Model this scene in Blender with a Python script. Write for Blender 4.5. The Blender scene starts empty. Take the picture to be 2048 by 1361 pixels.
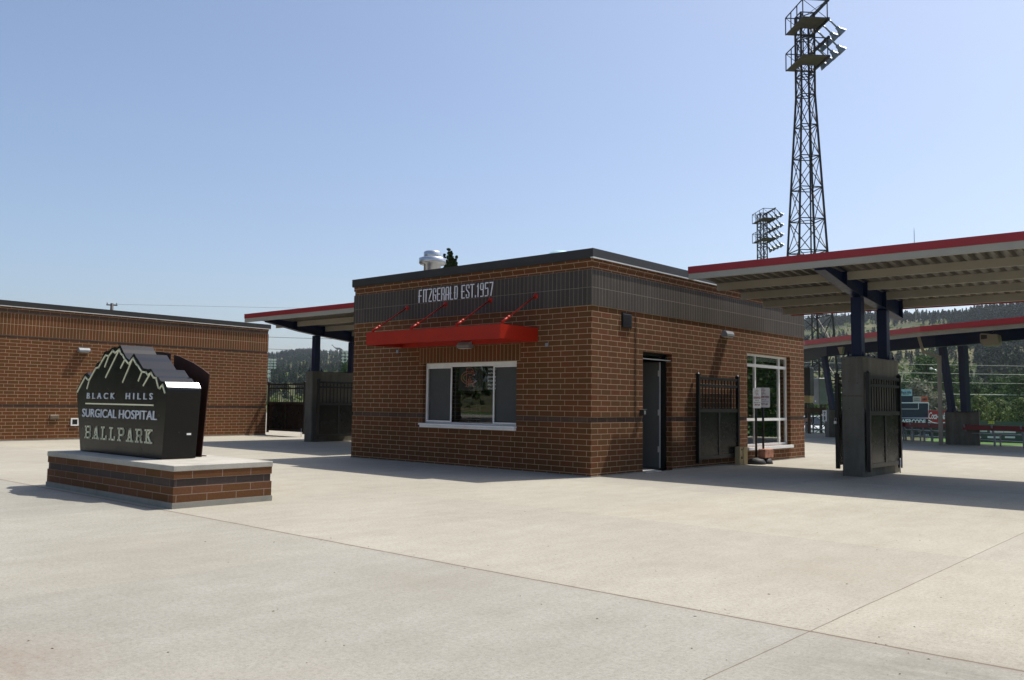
import bpy, math, random
from mathutils import Vector, Matrix, noise
random.seed(7)
R = math.radians
sc = bpy.context.scene
COL = sc.collection
# ------------------------------------------------------------------ camera
CAMP = Vector((9.351, -12.749, 1.312))
CR = Vector((0.74942, 0.66196, 0.01308)); CU = Vector((0.03813, -0.06289, 0.99729)); CW = Vector((-0.66099, 0.74689, 0.07237))
F = 1740.48
cam = bpy.data.cameras.new('camera'); camo = bpy.data.objects.new('camera', cam); COL.objects.link(camo)
cam.sensor_width = 36; cam.lens = F / 2048 * 36; cam.clip_start = .1; cam.clip_end = 20000
M = Matrix((CR, CU, -CW)).transposed().to_4x4(); M.translation = CAMP
camo.matrix_world = M
sc.camera = camo
# ------------------------------------------------------------------ world and sun
SUN = Vector((0.155, 0.55, 1.0)).normalized()
w = bpy.data.worlds.new('World'); sc.world = w; w.use_nodes = True
nt = w.node_tree; nt.nodes.clear()
sky = nt.nodes.new('ShaderNodeTexSky'); sky.sky_type = 'NISHITA'; sky.sun_disc = False
sky.sun_elevation = math.asin(SUN.z); sky.sun_rotation = math.atan2(SUN.x, SUN.y)
sky.altitude = 1000; sky.air_density = 1.0; sky.dust_density = 5.5; sky.ozone_density = 2.0
bg = nt.nodes.new('ShaderNodeBackground'); bg.inputs[1].default_value = .15
wo = nt.nodes.new('ShaderNodeOutputWorld')
nt.links.new(sky.outputs[0], bg.inputs[0]); nt.links.new(bg.outputs[0], wo.inputs[0])
sl = bpy.data.lights.new('sun', 'SUN'); sl.energy = 5.0; sl.angle = R(.5); sl.color = (1, .95, .87)
so = bpy.data.objects.new('sun', sl); COL.objects.link(so)
so.rotation_euler = SUN.to_track_quat('Z', 'Y').to_euler()
sc.view_settings.view_transform = 'Standard'; sc.view_settings.look = 'None'
sc.view_settings.exposure = .15; sc.view_settings.gamma = 1
sc.render.engine = 'CYCLES'
sc.cycles.use_denoising = True
sc.cycles.max_bounces = 8; sc.cycles.volume_bounces = 0
try: sc.cycles.sample_clamp_indirect = 6
except Exception: pass

# ------------------------------------------------------------------ pixel geometry of the photograph, used to survey far things at their real distance
def ray(x, y):
    d = CW + CR * ((x - 1024) / F) - CU * ((y - 680.5) / F)
    return d
def at(x, y, D):
    d = ray(x, y); h = math.hypot(d.x, d.y)
    return CAMP + d * (D / h)
def hdir(x):
    d = ray(x, 800); d.z = 0; return d.normalized()

# ------------------------------------------------------------------ materials
def new_mat(name):
    m = bpy.data.materials.new(name); m.use_nodes = True
    t = m.node_tree; t.nodes.clear()
    o = t.nodes.new('ShaderNodeOutputMaterial'); b = t.nodes.new('ShaderNodeBsdfPrincipled')
    t.links.new(b.outputs[0], o.inputs[0])
    return m, t, b
def N(t, kind, **kw):
    n = t.nodes.new('ShaderNode' + kind)
    for k, v in kw.items(): setattr(n, k, v)
    return n
def ramp(t, src, stops):
    r = N(t, 'ValToRGB'); e = r.color_ramp.elements
    while len(e) < len(stops): e.new(.5)
    for i, (p, c) in enumerate(stops):
        e[i].position = p; e[i].color = (c if len(c) == 4 else (*c, 1)) if not isinstance(c, float) else (c, c, c, 1)
    t.links.new(src, r.inputs[0]); return r.outputs[0]
def mix(t, fac, a, b, mode='MIX'):
    n = N(t, 'MixRGB', blend_type=mode)
    for i, v in ((0, fac), (1, a), (2, b)):
        if hasattr(v, 'links'): t.links.new(v, n.inputs[i])
        elif i == 0: n.inputs[0].default_value = v
        else: n.inputs[i].default_value = (*v, 1) if len(v) == 3 else v
    return n.outputs[0]
def mth(t, op, a, b=0.0, c=None):
    n = N(t, 'Math', operation=op)
    for i, v in enumerate((a, b, c)):
        if v is None: continue
        if hasattr(v, 'links'): t.links.new(v, n.inputs[i])
        else: n.inputs[i].default_value = v
    return n.outputs[0]
def coords(t, scale=(1, 1, 1), kind='Object', rot=(0, 0, 0)):
    c = N(t, 'TexCoord'); m = N(t, 'Mapping'); m.inputs['Scale'].default_value = scale; m.inputs['Rotation'].default_value = rot
    t.links.new(c.outputs[kind], m.inputs[0]); return m.outputs[0]
def nz(t, vec, scale, detail=4, rough=.55):
    n = N(t, 'TexNoise'); n.inputs['Scale'].default_value = scale; n.inputs['Detail'].default_value = detail; n.inputs['Roughness'].default_value = rough
    t.links.new(vec, n.inputs['Vector']); return n.outputs['Fac']
def bump(t, b, h, strength=.3, dist=.01):
    n = N(t, 'Bump'); n.inputs['Strength'].default_value = strength; n.inputs['Distance'].default_value = dist
    t.links.new(h, n.inputs['Height']); t.links.new(n.outputs[0], b.inputs['Normal'])
def paint(name, col, rough=.5, metal=0., var=.12, scale=3., spec=.5, bmp=0, coat=0):
    m, t, b = new_mat(name)
    v = coords(t); f = nz(t, v, scale, 6)
    dark = tuple(c * (1 - var) for c in col); lite = tuple(min(1, c * (1 + var)) for c in col)
    t.links.new(ramp(t, f, [(.3, dark), (.7, lite)]), b.inputs['Base Color'])
    f2 = nz(t, v, scale * 7, 4)
    t.links.new(mth(t, 'MULTIPLY_ADD', f2, .25, rough - .12), b.inputs['Roughness'])
    b.inputs['Metallic'].default_value = metal; b.inputs['Specular IOR Level'].default_value = spec
    if coat: b.inputs['Coat Weight'].default_value = coat; b.inputs['Coat Roughness'].default_value = .15
    if bmp: bump(t, b, nz(t, v, 60, 4), bmp, .004)
    return m
def brick_mat(name, c1, c2, mortar, bw=.3048, rh=.1016, off=.333, v0=.042, u0=0., msize=.0052, alt=None):
    m, t, b = new_mat(name)
    c = N(t, 'TexCoord'); mp = N(t, 'Mapping'); mp.inputs['Location'].default_value = (u0 + 100 * bw, v0 + 100 * rh, 0)
    t.links.new(c.outputs['UV'], mp.inputs[0])
    br = N(t, 'TexBrick'); br.offset = off; br.offset_frequency = 2; br.squash = 1
    for k, v in (('Scale', 1), ('Mortar Size', msize), ('Mortar Smooth', .25), ('Bias', 0), ('Brick Width', bw), ('Row Height', rh)): br.inputs[k].default_value = v
    br.inputs['Color1'].default_value = (*c1, 1); br.inputs['Color2'].default_value = (*c2, 1); br.inputs['Mortar'].default_value = (*mortar, 1)
    t.links.new(mp.outputs[0], br.inputs[0])
    obj = coords(t)
    grain = nz(t, obj, 45, 5, .7); big = nz(t, obj, .9, 5)
    col = mix(t, 1., br.outputs['Color'], ramp(t, grain, [(.25, (.78, .78, .78)), (.75, (1.18, 1.18, 1.18))]), 'MULTIPLY')
    col = mix(t, 1., col, ramp(t, big, [(.3, (.86, .84, .82)), (.7, (1.1, 1.1, 1.1))]), 'MULTIPLY')
    t.links.new(col, b.inputs['Base Color'])
    b.inputs['Roughness'].default_value = .88; b.inputs['Specular IOR Level'].default_value = .3
    h = mth(t, 'MULTIPLY_ADD', br.outputs['Fac'], -1., mth(t, 'MULTIPLY', grain, .25))
    bump(t, b, h, .7, .007)
    return m
MORT = (.45, .315, .20)
BR1, BR2 = (.103, .045, .0112), (.133, .044, .0125)
m_brick = brick_mat('brown_brick', BR1, BR2, MORT)
m_accent = brick_mat('dark_brick_course', (.074, .044, .029), (.098, .057, .037), (.24, .17, .12))
m_soldier = brick_mat('dark_soldier_brick', (.050, .041, .034), (.066, .054, .046), (.21, .18, .145), bw=.1016, rh=.33, off=0., v0=-3.113)
m_lintel = brick_mat('brown_soldier_brick', BR1, BR2, MORT, bw=.1016, rh=.33, off=0., v0=-2.14)
m_soldbrown = brick_mat('brown_soldier_band_brick', BR1, BR2, MORT, bw=.1016, rh=.33, off=0., v0=-3.13)
m_signbrick = brick_mat('plinth_brick', BR1, (.15, .06, .03), (.26, .19, .14), bw=.40, rh=.0935, off=.5, v0=-.07, u0=.12)
m_coping = paint('bronze_coping', (.030, .026, .022), .45, .2, .15, 2)
m_flash = paint('metal_flashing', (.62, .60, .55), .4, .3, .1, 5)
m_black = paint('black_powder_coat', (.009, .0085, .008), .36, 0, .2, 4, spec=.3)
m_blackpanel = paint('black_sheet_steel', (.006, .006, .0055), .25, 0, .0, .6, spec=.18)
m_navy = paint('navy_steel_paint', (.004, .010, .042), .42, 0, .15, 3, spec=.25)
m_red = paint('red_enamel', (.33, .014, .003), .42, 0, .1, 3, spec=.3)
m_fascia = paint('red_fascia_metal', (.29, .012, .014), .4, 0, .1, 1.5)
m_beige = paint('beige_roof_metal', (.225, .200, .155), .5, 0, .1, 2)
m_purlin = paint('purlin_paint', (.31, .28, .225), .5, 0, .08, 2)
m_deck = paint('ribbed_deck_shade_tone', (.155, .140, .112), .45, 0, .10, 2)  # darker than the purlins: shade of the rib recesses is in this colour
m_greybeige = paint('stone_grey_trim', (.33, .31, .26), .5, 0, .08, 2)
m_alu = paint('clear_aluminium', (.80, .79, .76), .42, .0, .06, 5)
m_white = paint('white_paint', (.75, .74, .70), .45, 0, .05, 5)
m_grey = paint('grey_door_paint', (.13, .128, .115), .45, 0, .08, 2)
m_screen = paint('grey_screen_mesh', (.045, .048, .046), .6, 0, .1, 5)
m_interior = paint('interior_wall_paint', (.10, .095, .085), .8, 0, .1, 1)
m_galv = paint('galvanised_steel', (.55, .57, .60), .32, .85, .12, 6)
m_tower = paint('weathered_tower_steel', (.030, .026, .024), .6, .3, .2, 1)
m_deckplate = paint('tower_deck_plate', (.065, .055, .045), .8, 0, .2, 2)
m_lampm = paint('floodlight_reflector', (.20, .23, .26), .35, .5, .1, 4)
m_lampglass = paint('floodlight_lens', (.8, .8, .78), .15, .0, .05, 4)
m_rust = paint('rust_brown_steel', (.050, .014, .007), .55, .1, .35, 2.2, bmp=.1)
m_signface = paint('sign_black_enamel', (.008, .008, .007), .22, 0, .05, 1.2, spec=.22)
m_cream = paint('cream_lettering', (.84, .82, .56), .5, 0, .04, 8)
m_silver = paint('silver_lettering', (.66, .68, .70), .45, 0, .06, 8)
m_whitelet = paint('white_lettering', (.90, .92, .93), .4, 0, .03, 8)
m_capmetal = paint('polished_return_metal', (.010, .011, .012), .2, 0, .1, 2, spec=.5)
for _l in list(m_capmetal.node_tree.links):
    if _l.to_socket.name in ('Roughness',): m_capmetal.node_tree.links.remove(_l)
m_capmetal.node_tree.nodes['Principled BSDF'].inputs['Roughness'].default_value = .10
m_rubber = paint('black_rubber', (.014, .013, .013), .6, 0, .2, 10)
m_redtxt = paint('crimson_print', (.20, .003, .015), .5, 0, .05, 8)
m_greytxt = paint('dark_print', (.09, .08, .085), .5, 0, .05, 8)
m_signwhite = paint('sign_white_sheet', (.80, .78, .77), .4, .0, .06, 5)
m_timber = paint('raw_timber', (.42, .29, .13), .75, 0, .25, 9, bmp=.3)
m_redstone = paint('mottled_red_block', (.34, .15, .09), .8, 0, .5, 9, bmp=.3)
m_dark = paint('unlit_interior', (.02, .02, .02), .8)
m_bark = paint('tree_bark', (.09, .065, .045), .9, 0, .3, 3, bmp=.4)
m_tyre = paint('tyre_rubber', (.02, .02, .02), .7)
m_boardnavy = paint('scoreboard_navy', (.008, .020, .040), .5, 0, .08, .5)
m_paleblue = paint('pale_blue_panel', (.38, .58, .62), .5)
m_orange = paint('orange_panel', (.60, .13, .06), .5)
m_sand = paint('beige_panel', (.52, .47, .40), .5)
m_greenfence = paint('green_fence_pad', (.035, .075, .045), .6, 0, .15, .3)
m_blackad = paint('black_ad_panel', (.012, .012, .012), .5)
m_cokered = paint('bright_red_panel', (.42, .010, .014), .45)
m_yellow = paint('yellow_numerals', (.60, .50, .02), .5)
m_wire = paint('aluminium_cable', (.62, .60, .50), .5)
m_darkwire = paint('weathered_cable', (.10, .10, .10), .6)
m_wood = paint('creosoted_timber', (.10, .055, .03), .8, 0, .3, 2)
m_benchred = paint('maroon_bench_plank', (.16, .010, .012), .45, 0, .1, 4)
m_cable = paint('grey_cabinet', (.20, .21, .22), .5)
m_dullbronze = paint('dull_bronze', (.16, .12, .08), .5, .2)
m_dino = paint('dinosaur_concrete', (.045, .06, .045), .7)

def glass_mat(name, tint=(.9, .95, .93), refl=.12):
    m = bpy.data.materials.new(name); m.use_nodes = True; t = m.node_tree; t.nodes.clear()
    o = N(t, 'OutputMaterial'); g = N(t, 'BsdfGlossy'); g.inputs['Roughness'].default_value = .01; g.inputs['Color'].default_value = (1, 1, 1, 1)
    tr = N(t, 'BsdfTransparent'); tr.inputs['Color'].default_value = (*tint, 1)
    lw = N(t, 'LayerWeight'); lw.inputs['Blend'].default_value = .5
    f = mth(t, 'MULTIPLY_ADD', mth(t, 'POWER', lw.outputs['Facing'], 4.0), 1.0 - refl, refl)
    f = mth(t, 'MINIMUM', f, .95)
    mx = N(t, 'MixShader'); t.links.new(f, mx.inputs[0]); t.links.new(tr.outputs[0], mx.inputs[1]); t.links.new(g.outputs[0], mx.inputs[2])
    v = coords(t); bp = N(t, 'Bump'); bp.inputs['Strength'].default_value = .02; bp.inputs['Distance'].default_value = .02
    t.links.new(nz(t, v, 1.3, 2), bp.inputs['Height']); t.links.new(bp.outputs[0], g.inputs['Normal'])
    t.links.new(mx.outputs[0], o.inputs[0]); return m
m_glass = glass_mat('window_glass', (.7, .74, .72), .22)
m_glassd = glass_mat('tinted_glass', (.95, .96, .95), .055)
m_carglass = paint('car_glass', (.02, .025, .03), .06, 0, .1, 1, spec=.8)

def concrete_mat(name, base, poured=False, scale=1., rough=.85):
    m, t, b = new_mat(name); v = coords(t)
    f = nz(t, v, 2.2 * scale, 8, .65); g = nz(t, v, 70 * scale, 4, .7)
    col = ramp(t, f, [(.25, tuple(c * .72 for c in base)), (.5, base), (.78, tuple(min(1, c * 1.2) for c in base))])
    col = mix(t, 1., col, ramp(t, g, [(.3, (.86, .86, .86)), (.7, (1.1, 1.1, 1.1))]), 'MULTIPLY')
    if poured:   # formwork bug holes and faint streaks
        vo = N(t, 'TexVoronoi'); vo.inputs['Scale'].default_value = 9; t.links.new(v, vo.inputs['Vector'])
        hole = ramp(t, vo.outputs['Distance'], [(.0, .35), (.07, .45), (.10, 1.), (1., 1.)])
        col = mix(t, 1., col, hole, 'MULTIPLY')
        s = nz(t, coords(t, (5, 5, .5)), 1.5, 6)
        col = mix(t, 1., col, ramp(t, s, [(.35, (.8, .78, .74)), (.65, (1.05, 1.05, 1.05))]), 'MULTIPLY')
    t.links.new(col, b.inputs['Base Color']); b.inputs['Roughness'].default_value = rough
    b.inputs['Specular IOR Level'].default_value = .25
    bump(t, b, mth(t, 'ADD', f, mth(t, 'MULTIPLY', g, .6)), .35, .006)
    return m
m_pier = concrete_mat('board_formed_concrete', (.140, .130, .104), True)
m_cap = concrete_mat('cast_stone_cap', (.40, .38, .33))
m_foot = concrete_mat('rough_footing_concrete', (.26, .25, .215))
m_cinder = concrete_mat('timber_offcut_face', (.42, .32, .17))

def plaza_mat():
    m, t, b = new_mat('broomed_concrete')
    c = N(t, 'TexCoord'); ob = c.outputs['Object']
    sp = N(t, 'SeparateXYZ'); t.links.new(ob, sp.inputs[0]); X, Y = sp.outputs[0], sp.outputs[1]
    wob = nz(t, ob, 1.1, 4); wb = mth(t, 'MULTIPLY_ADD', wob, .10, -.05)
    Yw = mth(t, 'ADD', Y, mth(t, 'MULTIPLY', wb, .45)); Xw = mth(t, 'ADD', X, mth(t, 'MULTIPLY', wb, .25))
    warm, cool = (.364, .344, .288), (.328, .316, .272)
    zone = mth(t, 'GREATER_THAN', -7.67, Yw)
    base = mix(t, zone, warm, cool)
    # slab to slab tone
    fx = mth(t, 'FLOOR', mth(t, 'DIVIDE', mth(t, 'ADD', X, -7.22), 4.1)); fy = mth(t, 'FLOOR', mth(t, 'DIVIDE', mth(t, 'ADD', Y, 7.67), 3.47))
    wn = N(t, 'TexWhiteNoise'); cb = N(t, 'CombineXYZ'); t.links.new(fx, cb.inputs[0]); t.links.new(fy, cb.inputs[1]); t.links.new(cb.outputs[0], wn.inputs['Vector'])
    base = mix(t, 1., base, ramp(t, wn.outputs['Value'], [(0., (.93, .94, .96)), (1., (1.05, 1.04, 1.02))]), 'MULTIPLY')
    big = nz(t, ob, .35, 6, .6)
    base = mix(t, 1., base, ramp(t, big, [(.3, (.90, .89, .88)), (.7, (1.07, 1.07, 1.07))]), 'MULTIPLY')
    mid = nz(t, coords(t, (2.2, 1.3, 1)), 1.9, 10, .75)
    base = mix(t, 1., base, ramp(t, mid, [(.35, (.93, .92, .90)), (.62, (1.03, 1.03, 1.03))]), 'MULTIPLY')
    # broom lines running away from the viewer
    st = nz(t, coords(t, (34, 1.6, 1)), 2.2, 8, .8)
    base = mix(t, 1., base, ramp(t, st, [(.30, (.92, .92, .915)), (.70, (1.045, 1.045, 1.045))]), 'MULTIPLY')
    sweep = nz(t, coords(t, (2.2, .25, 1), rot=(0, 0, .12)), 1.4, 5, .6)
    base = mix(t, 1., base, ramp(t, sweep, [(.36, (.965, .96, .955)), (.6, (1.02, 1.02, 1.02))]), 'MULTIPLY')
    gr = nz(t, ob, 110, 3, .85); gr2 = nz(t, ob, 34, 5, .9)
    base = mix(t, 1., base, ramp(t, gr, [(.3, (.80, .80, .80)), (.7, (1.16, 1.16, 1.16))]), 'MULTIPLY')
    base = mix(t, 1., base, ramp(t, gr2, [(.38, (.78, .77, .76)), (.50, (1.0, 1.0, 1.0)), (.64, (1.10, 1.10, 1.10))]), 'MULTIPLY')
    # specks of grit
    vo = N(t, 'TexVoronoi'); vo.inputs['Scale'].default_value = 4.2; vo.inputs['Randomness'].default_value = 1; t.links.new(ob, vo.inputs['Vector'])
    msk = nz(t, ob, 1.7, 3)
    thr = mth(t, 'MULTIPLY_ADD', msk, .085, -.020)
    sk = mth(t, 'LESS_THAN', vo.outputs['Distance'], thr)
    base = mix(t, mth(t, 'MULTIPLY', sk, .72), base, (.13, .10, .075))
    vo2 = N(t, 'TexVoronoi'); vo2.inputs['Scale'].default_value = 14; t.links.new(ob, vo2.inputs['Vector'])
    sk2 = mth(t, 'LESS_THAN', vo2.outputs['Distance'], .095)
    base = mix(t, mth(t, 'MULTIPLY', sk2, .5), base, (.2, .17, .13))
    # red-brown stain near the corner of the apron
    def blob(cx, cy, r, col, amt, ns):
        nonlocal base
        dx = mth(t, 'ADD', X, -cx); dy = mth(t, 'ADD', Y, -cy)
        d = mth(t, 'SQRT', mth(t, 'ADD', mth(t, 'MULTIPLY', dx, dx), mth(t, 'MULTIPLY', dy, dy)))
        n = nz(t, coords(t, (1, 3, 1)), ns, 8, .75)
        v = mth(t, 'MULTIPLY', mth(t, 'SUBTRACT', 1., mth(t, 'DIVIDE', d, r)), mth(t, 'MULTIPLY_ADD', n, 3., -.9))
        v = mth(t, 'MAXIMUM', mth(t, 'MINIMUM', v, 1.), 0.)
        base = mix(t, mth(t, 'MULTIPLY', v, amt), base, col)
    blob(4.5, -11.25, .75, (.21, .14, .10), .7, 4.5)
    blob(8.1, -8.15, 1.2, (.16, .15, .125), .75, 2.6); blob(4.6, -8.3, 1.0, (.24, .21, .17), .5, 3.); blob(2.6, -9.4, 1.3, (.27, .235, .19), .4, 2.); blob(6.6, -5.6, 1.6, (.30, .25, .19), .35, 1.6); blob(3.6, -3.2, 1.4, (.28, .23, .18), .3, 1.8)
    blob(1.6, -8.9, .9, (.32, .28, .22), .4, 3.)
    blob(5.8, -10.6, 1.0, (.33, .29, .24), .4, 3.)
    # joints (sawn lines)
    def line(coord, pos, wd, amt, guard=None):
        nonlocal base
        d = mth(t, 'ABSOLUTE', mth(t, 'ADD', coord, -pos))
        v = mth(t, 'LESS_THAN', d, mth(t, 'MULTIPLY_ADD', nz(t, ob, 6, 4), wd * 1.3, wd * .35))
        if guard is not None: v = mth(t, 'MULTIPLY', v, guard)
        base = mix(t, mth(t, 'MULTIPLY', v, amt), base, (.14, .11, .08))
    line(Yw, -7.67, .0125, .95); line(Yw, -4.2, .005, .3); line(Yw, -.75, .006, .5)
    line(Yw, 2.9, .006, .4); line(Yw, 8.4, .007, .5); line(Yw, 13.9, .008, .6)
    line(Xw, 7.22, .0045, .85); line(Xw, -5.0, .006, .4); line(Xw, 3.1, .005, .25, mth(t, 'GREATER_THAN', -7.67, Y)); line(Xw, 11.3, .006, .5)
    line(Xw, .9, .004, .2); line(Xw, -9.5, .007, .5)
    # dark soiling beside the joint
    dj = mth(t, 'ABSOLUTE', mth(t, 'ADD', Yw, 7.69)); so_ = mth(t, 'MAXIMUM', mth(t, 'SUBTRACT', 1., mth(t, 'DIVIDE', dj, .09)), 0.)
    base = mix(t, mth(t, 'MULTIPLY', so_, mth(t, 'MULTIPLY', nz(t, ob, 3, 6), .35)), base, (.22, .18, .14))
    t.links.new(base, b.inputs['Base Color'])
    b.inputs['Roughness'].default_value = .9; b.inputs['Specular IOR Level'].default_value = .2
    bump(t, b, mth(t, 'ADD', mth(t, 'MULTIPLY', gr, .6), mth(t, 'MULTIPLY', st, .8)), .35, .004)
    return m
m_plaza = plaza_mat()

def ground_mat():
    m, t, b = new_mat('hill_grass')
    v = coords(t); ge = N(t, 'NewGeometry'); sp = N(t, 'SeparateXYZ'); t.links.new(ge.outputs['Position'], sp.inputs[0])
    f = nz(t, v, .012, 8, .6); g = nz(t, v, .09, 6, .7); h = nz(t, v, .6, 4, .7)
    col = ramp(t, f, [(.35, (.040, .055, .022)), (.52, (.095, .095, .044)), (.70, (.20, .165, .085))])
    col = mix(t, ramp(t, g, [(.5, 0.), (.62, 1.)]), col, (.055, .070, .032))
    col = mix(t, 1., col, ramp(t, h, [(.3, (.75, .75, .75)), (.7, (1.2, 1.2, 1.2))]), 'MULTIPLY')
    lawn = mix(t, h, (.055, .12, .028), (.09, .16, .045))
    low = mth(t, 'LESS_THAN', sp.outputs[2], -2.0)
    t.links.new(mix(t, low, col, lawn), b.inputs['Base Color']); b.inputs['Roughness'].default_value = .95
    b.inputs['Specular IOR Level'].default_value = .1
    return m
m_ground = ground_mat()
def leaf_mat(name, a, c, trans=.25):
    m, t, b = new_mat(name)
    ob = N(t, 'ObjectInfo'); v = coords(t); f = nz(t, v, .55, 4); g = N(t, 'NewGeometry')
    col = ramp(t, f, [(.3, a), (.7, c)])
    col = mix(t, 1., col, ramp(t, g.outputs['Random Per Island'], [(0., (.65, .65, .65)), (1., (1.35, 1.35, 1.35))]), 'MULTIPLY')
    col = mix(t, 1., col, ramp(t, ob.outputs['Random'], [(0., (.80, .84, .85)), (1., (1.15, 1.12, 1.05))]), 'MULTIPLY')
    t.links.new(col, b.inputs['Base Color']); b.inputs['Roughness'].default_value = .7; b.inputs['Specular IOR Level'].default_value = .2
    o = [n for n in t.nodes if n.type == 'OUTPUT_MATERIAL'][0]
    tl = N(t, 'BsdfTranslucent'); t.links.new(col, tl.inputs[0]); mx = N(t, 'MixShader'); mx.inputs[0].default_value = trans
    t.links.new(b.outputs[0], mx.inputs[1]); t.links.new(tl.outputs[0], mx.inputs[2]); t.links.new(mx.outputs[0], o.inputs[0])
    return m
m_leaf = leaf_mat('broad_leaves', (.022, .055, .012), (.065, .115, .026))
m_leafy = leaf_mat('yellow_green_leaves', (.075, .12, .022), (.15, .19, .05))
m_leafs = leaf_mat('silver_green_leaves', (.13, .14, .09), (.24, .24, .17))
m_pine = leaf_mat('pine_needles', (.016, .034, .018), (.038, .062, .030), .08)
m_spruce = leaf_mat('juniper_needles', (.02, .04, .012), (.05, .075, .02), .12)

# ------------------------------------------------------------------ mesh builder
WL = {}
def wloc(o):
    p = Vector((0, 0, 0))
    while o is not None: p += Vector(o.location); o = o.parent
    return p
class MB:
    def __init__(s): s.v = []; s.f = []; s.m = []; s.sm = []; s.mi = 0
    def add(s, vs, fs, smooth=False):
        n = len(s.v); s.v += [Vector(p) for p in vs]
        for f in fs: s.f.append(tuple(i + n for i in f)); s.m.append(s.mi); s.sm.append(smooth)
        return s
    def box(s, a, b):
        x0, y0, z0 = a; x1, y1, z1 = b
        if x0 > x1: x0, x1 = x1, x0
        if y0 > y1: y0, y1 = y1, y0
        if z0 > z1: z0, z1 = z1, z0
        return s.add([(x0, y0, z0), (x1, y0, z0), (x1, y1, z0), (x0, y1, z0), (x0, y0, z1), (x1, y0, z1), (x1, y1, z1), (x0, y1, z1)],
                     [(0, 3, 2, 1), (4, 5, 6, 7), (0, 1, 5, 4), (1, 2, 6, 5), (2, 3, 7, 6), (3, 0, 4, 7)])
    def bbox(s, a, b, r=.01):      # box with chamfered edges
        x0, y0, z0 = a; x1, y1, z1 = b
        vs = []; 
        pts = lambda X0, X1, Y0, Y1, Z: [(X0 + r, Y0, Z), (X1 - r, Y0, Z), (X1, Y0 + r, Z), (X1, Y1 - r, Z), (X1 - r, Y1, Z), (X0 + r, Y1, Z), (X0, Y1 - r, Z), (X0, Y0 + r, Z)]
        rings = [[(x0 + r, y0 + r, z0), (x1 - r, y0 + r, z0), (x1 - r, y0 + r, z0), (x1 - r, y1 - r, z0), (x1 - r, y1 - r, z0), (x0 + r, y1 - r, z0), (x0 + r, y1 - r, z0), (x0 + r, y0 + r, z0)],
                 pts(x0, x1, y0, y1, z0 + r), pts(x0, x1, y0, y1, z1 - r),
                 [(x0 + r, y0 + r, z1), (x1 - r, y0 + r, z1), (x1 - r, y0 + r, z1), (x1 - r, y1 - r, z1), (x1 - r, y1 - r, z1), (x0 + r, y1 - r, z1), (x0 + r, y1 - r, z1), (x0 + r, y0 + r, z1)]]
        for rg in rings: vs += rg
        fs = []
        for k in range(3):
            for i in range(8):
                j = (i + 1) % 8; fs.append((k * 8 + i, k * 8 + j, (k + 1) * 8 + j, (k + 1) * 8 + i))
        fs.append((7, 5, 3, 1)); fs.append((24 + 0, 24 + 2, 24 + 4, 24 + 6))
        return s.add(vs, fs)
    def bar(s, a, b, w, h=None, up=(0, 0, 1)):
        a = Vector(a); b = Vector(b); h = h or w; d = (b - a).normalized(); up = Vector(up)
        if abs(d.dot(up)) > .98: up = Vector((1, 0, 0))
        x = d.cross(up).normalized(); y = x.cross(d).normalized()
        q = []
        for p in (a, b):
            for sx, sy in ((-1, -1), (1, -1), (1, 1), (-1, 1)): q.append(p + x * (sx * w / 2) + y * (sy * h / 2))
        return s.add(q, [(3, 2, 1, 0), (4, 5, 6, 7), (0, 1, 5, 4), (1, 2, 6, 5), (2, 3, 7, 6), (3, 0, 4, 7)])
    def tube(s, pts, rad, n=8, caps=True):
        pts = [Vector(p) for p in pts]; 
        if not hasattr(rad, '__len__'): rad = [rad] * len(pts)
        vs = []; px = None
        for i, p in enumerate(pts):
            d = (pts[min(i + 1, len(pts) - 1)] - pts[max(i - 1, 0)]).normalized()
            if px is None: px = d.orthogonal().normalized()
            x = (px - d * px.dot(d)).normalized(); px = x; y = d.cross(x)
            for k in range(n):
                a = 2 * math.pi * k / n; vs.append(p + (x * math.cos(a) + y * math.sin(a)) * rad[i])
        fs = []
        for i in range(len(pts) - 1):
            for k in range(n): fs.append((i * n + k, i * n + (k + 1) % n, (i + 1) * n + (k + 1) % n, (i + 1) * n + k))
        if caps: fs.append(tuple(range(n))[::-1]); fs.append(tuple((len(pts) - 1) * n + k for k in range(n)))
        return s.add(vs, fs, True)
    def lathe(s, prof, c=(0, 0, 0), n=20, axis=None):
        c = Vector(c); ax = Vector(axis).normalized() if axis is not None else Vector((0, 0, 1))
        x = ax.orthogonal().normalized(); y = ax.cross(x); vs = []; fs = []
        for r, z in prof:
            for k in range(n):
                a = 2 * math.pi * k / n; vs.append(c + (x * math.cos(a) + y * math.sin(a)) * r + ax * z)
        for i in range(len(prof) - 1):
            for k in range(n): fs.append((i * n + k, i * n + (k + 1) % n, (i + 1) * n + (k + 1) % n, (i + 1) * n + k))
        return s.add(vs, fs, True)
    def prism(s, poly, f):         # poly: list of 2d; f maps (u,v,0/1) -> 3d
        n = len(poly); vs = [f(u, v, 0) for u, v in poly] + [f(u, v, 1) for u, v in poly]
        fs = [tuple(range(n)), tuple(range(2 * n - 1, n - 1, -1))] + [(i, i + n, (i + 1) % n + n, (i + 1) % n) for i in range(n)]
        return s.add(vs, fs)
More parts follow.
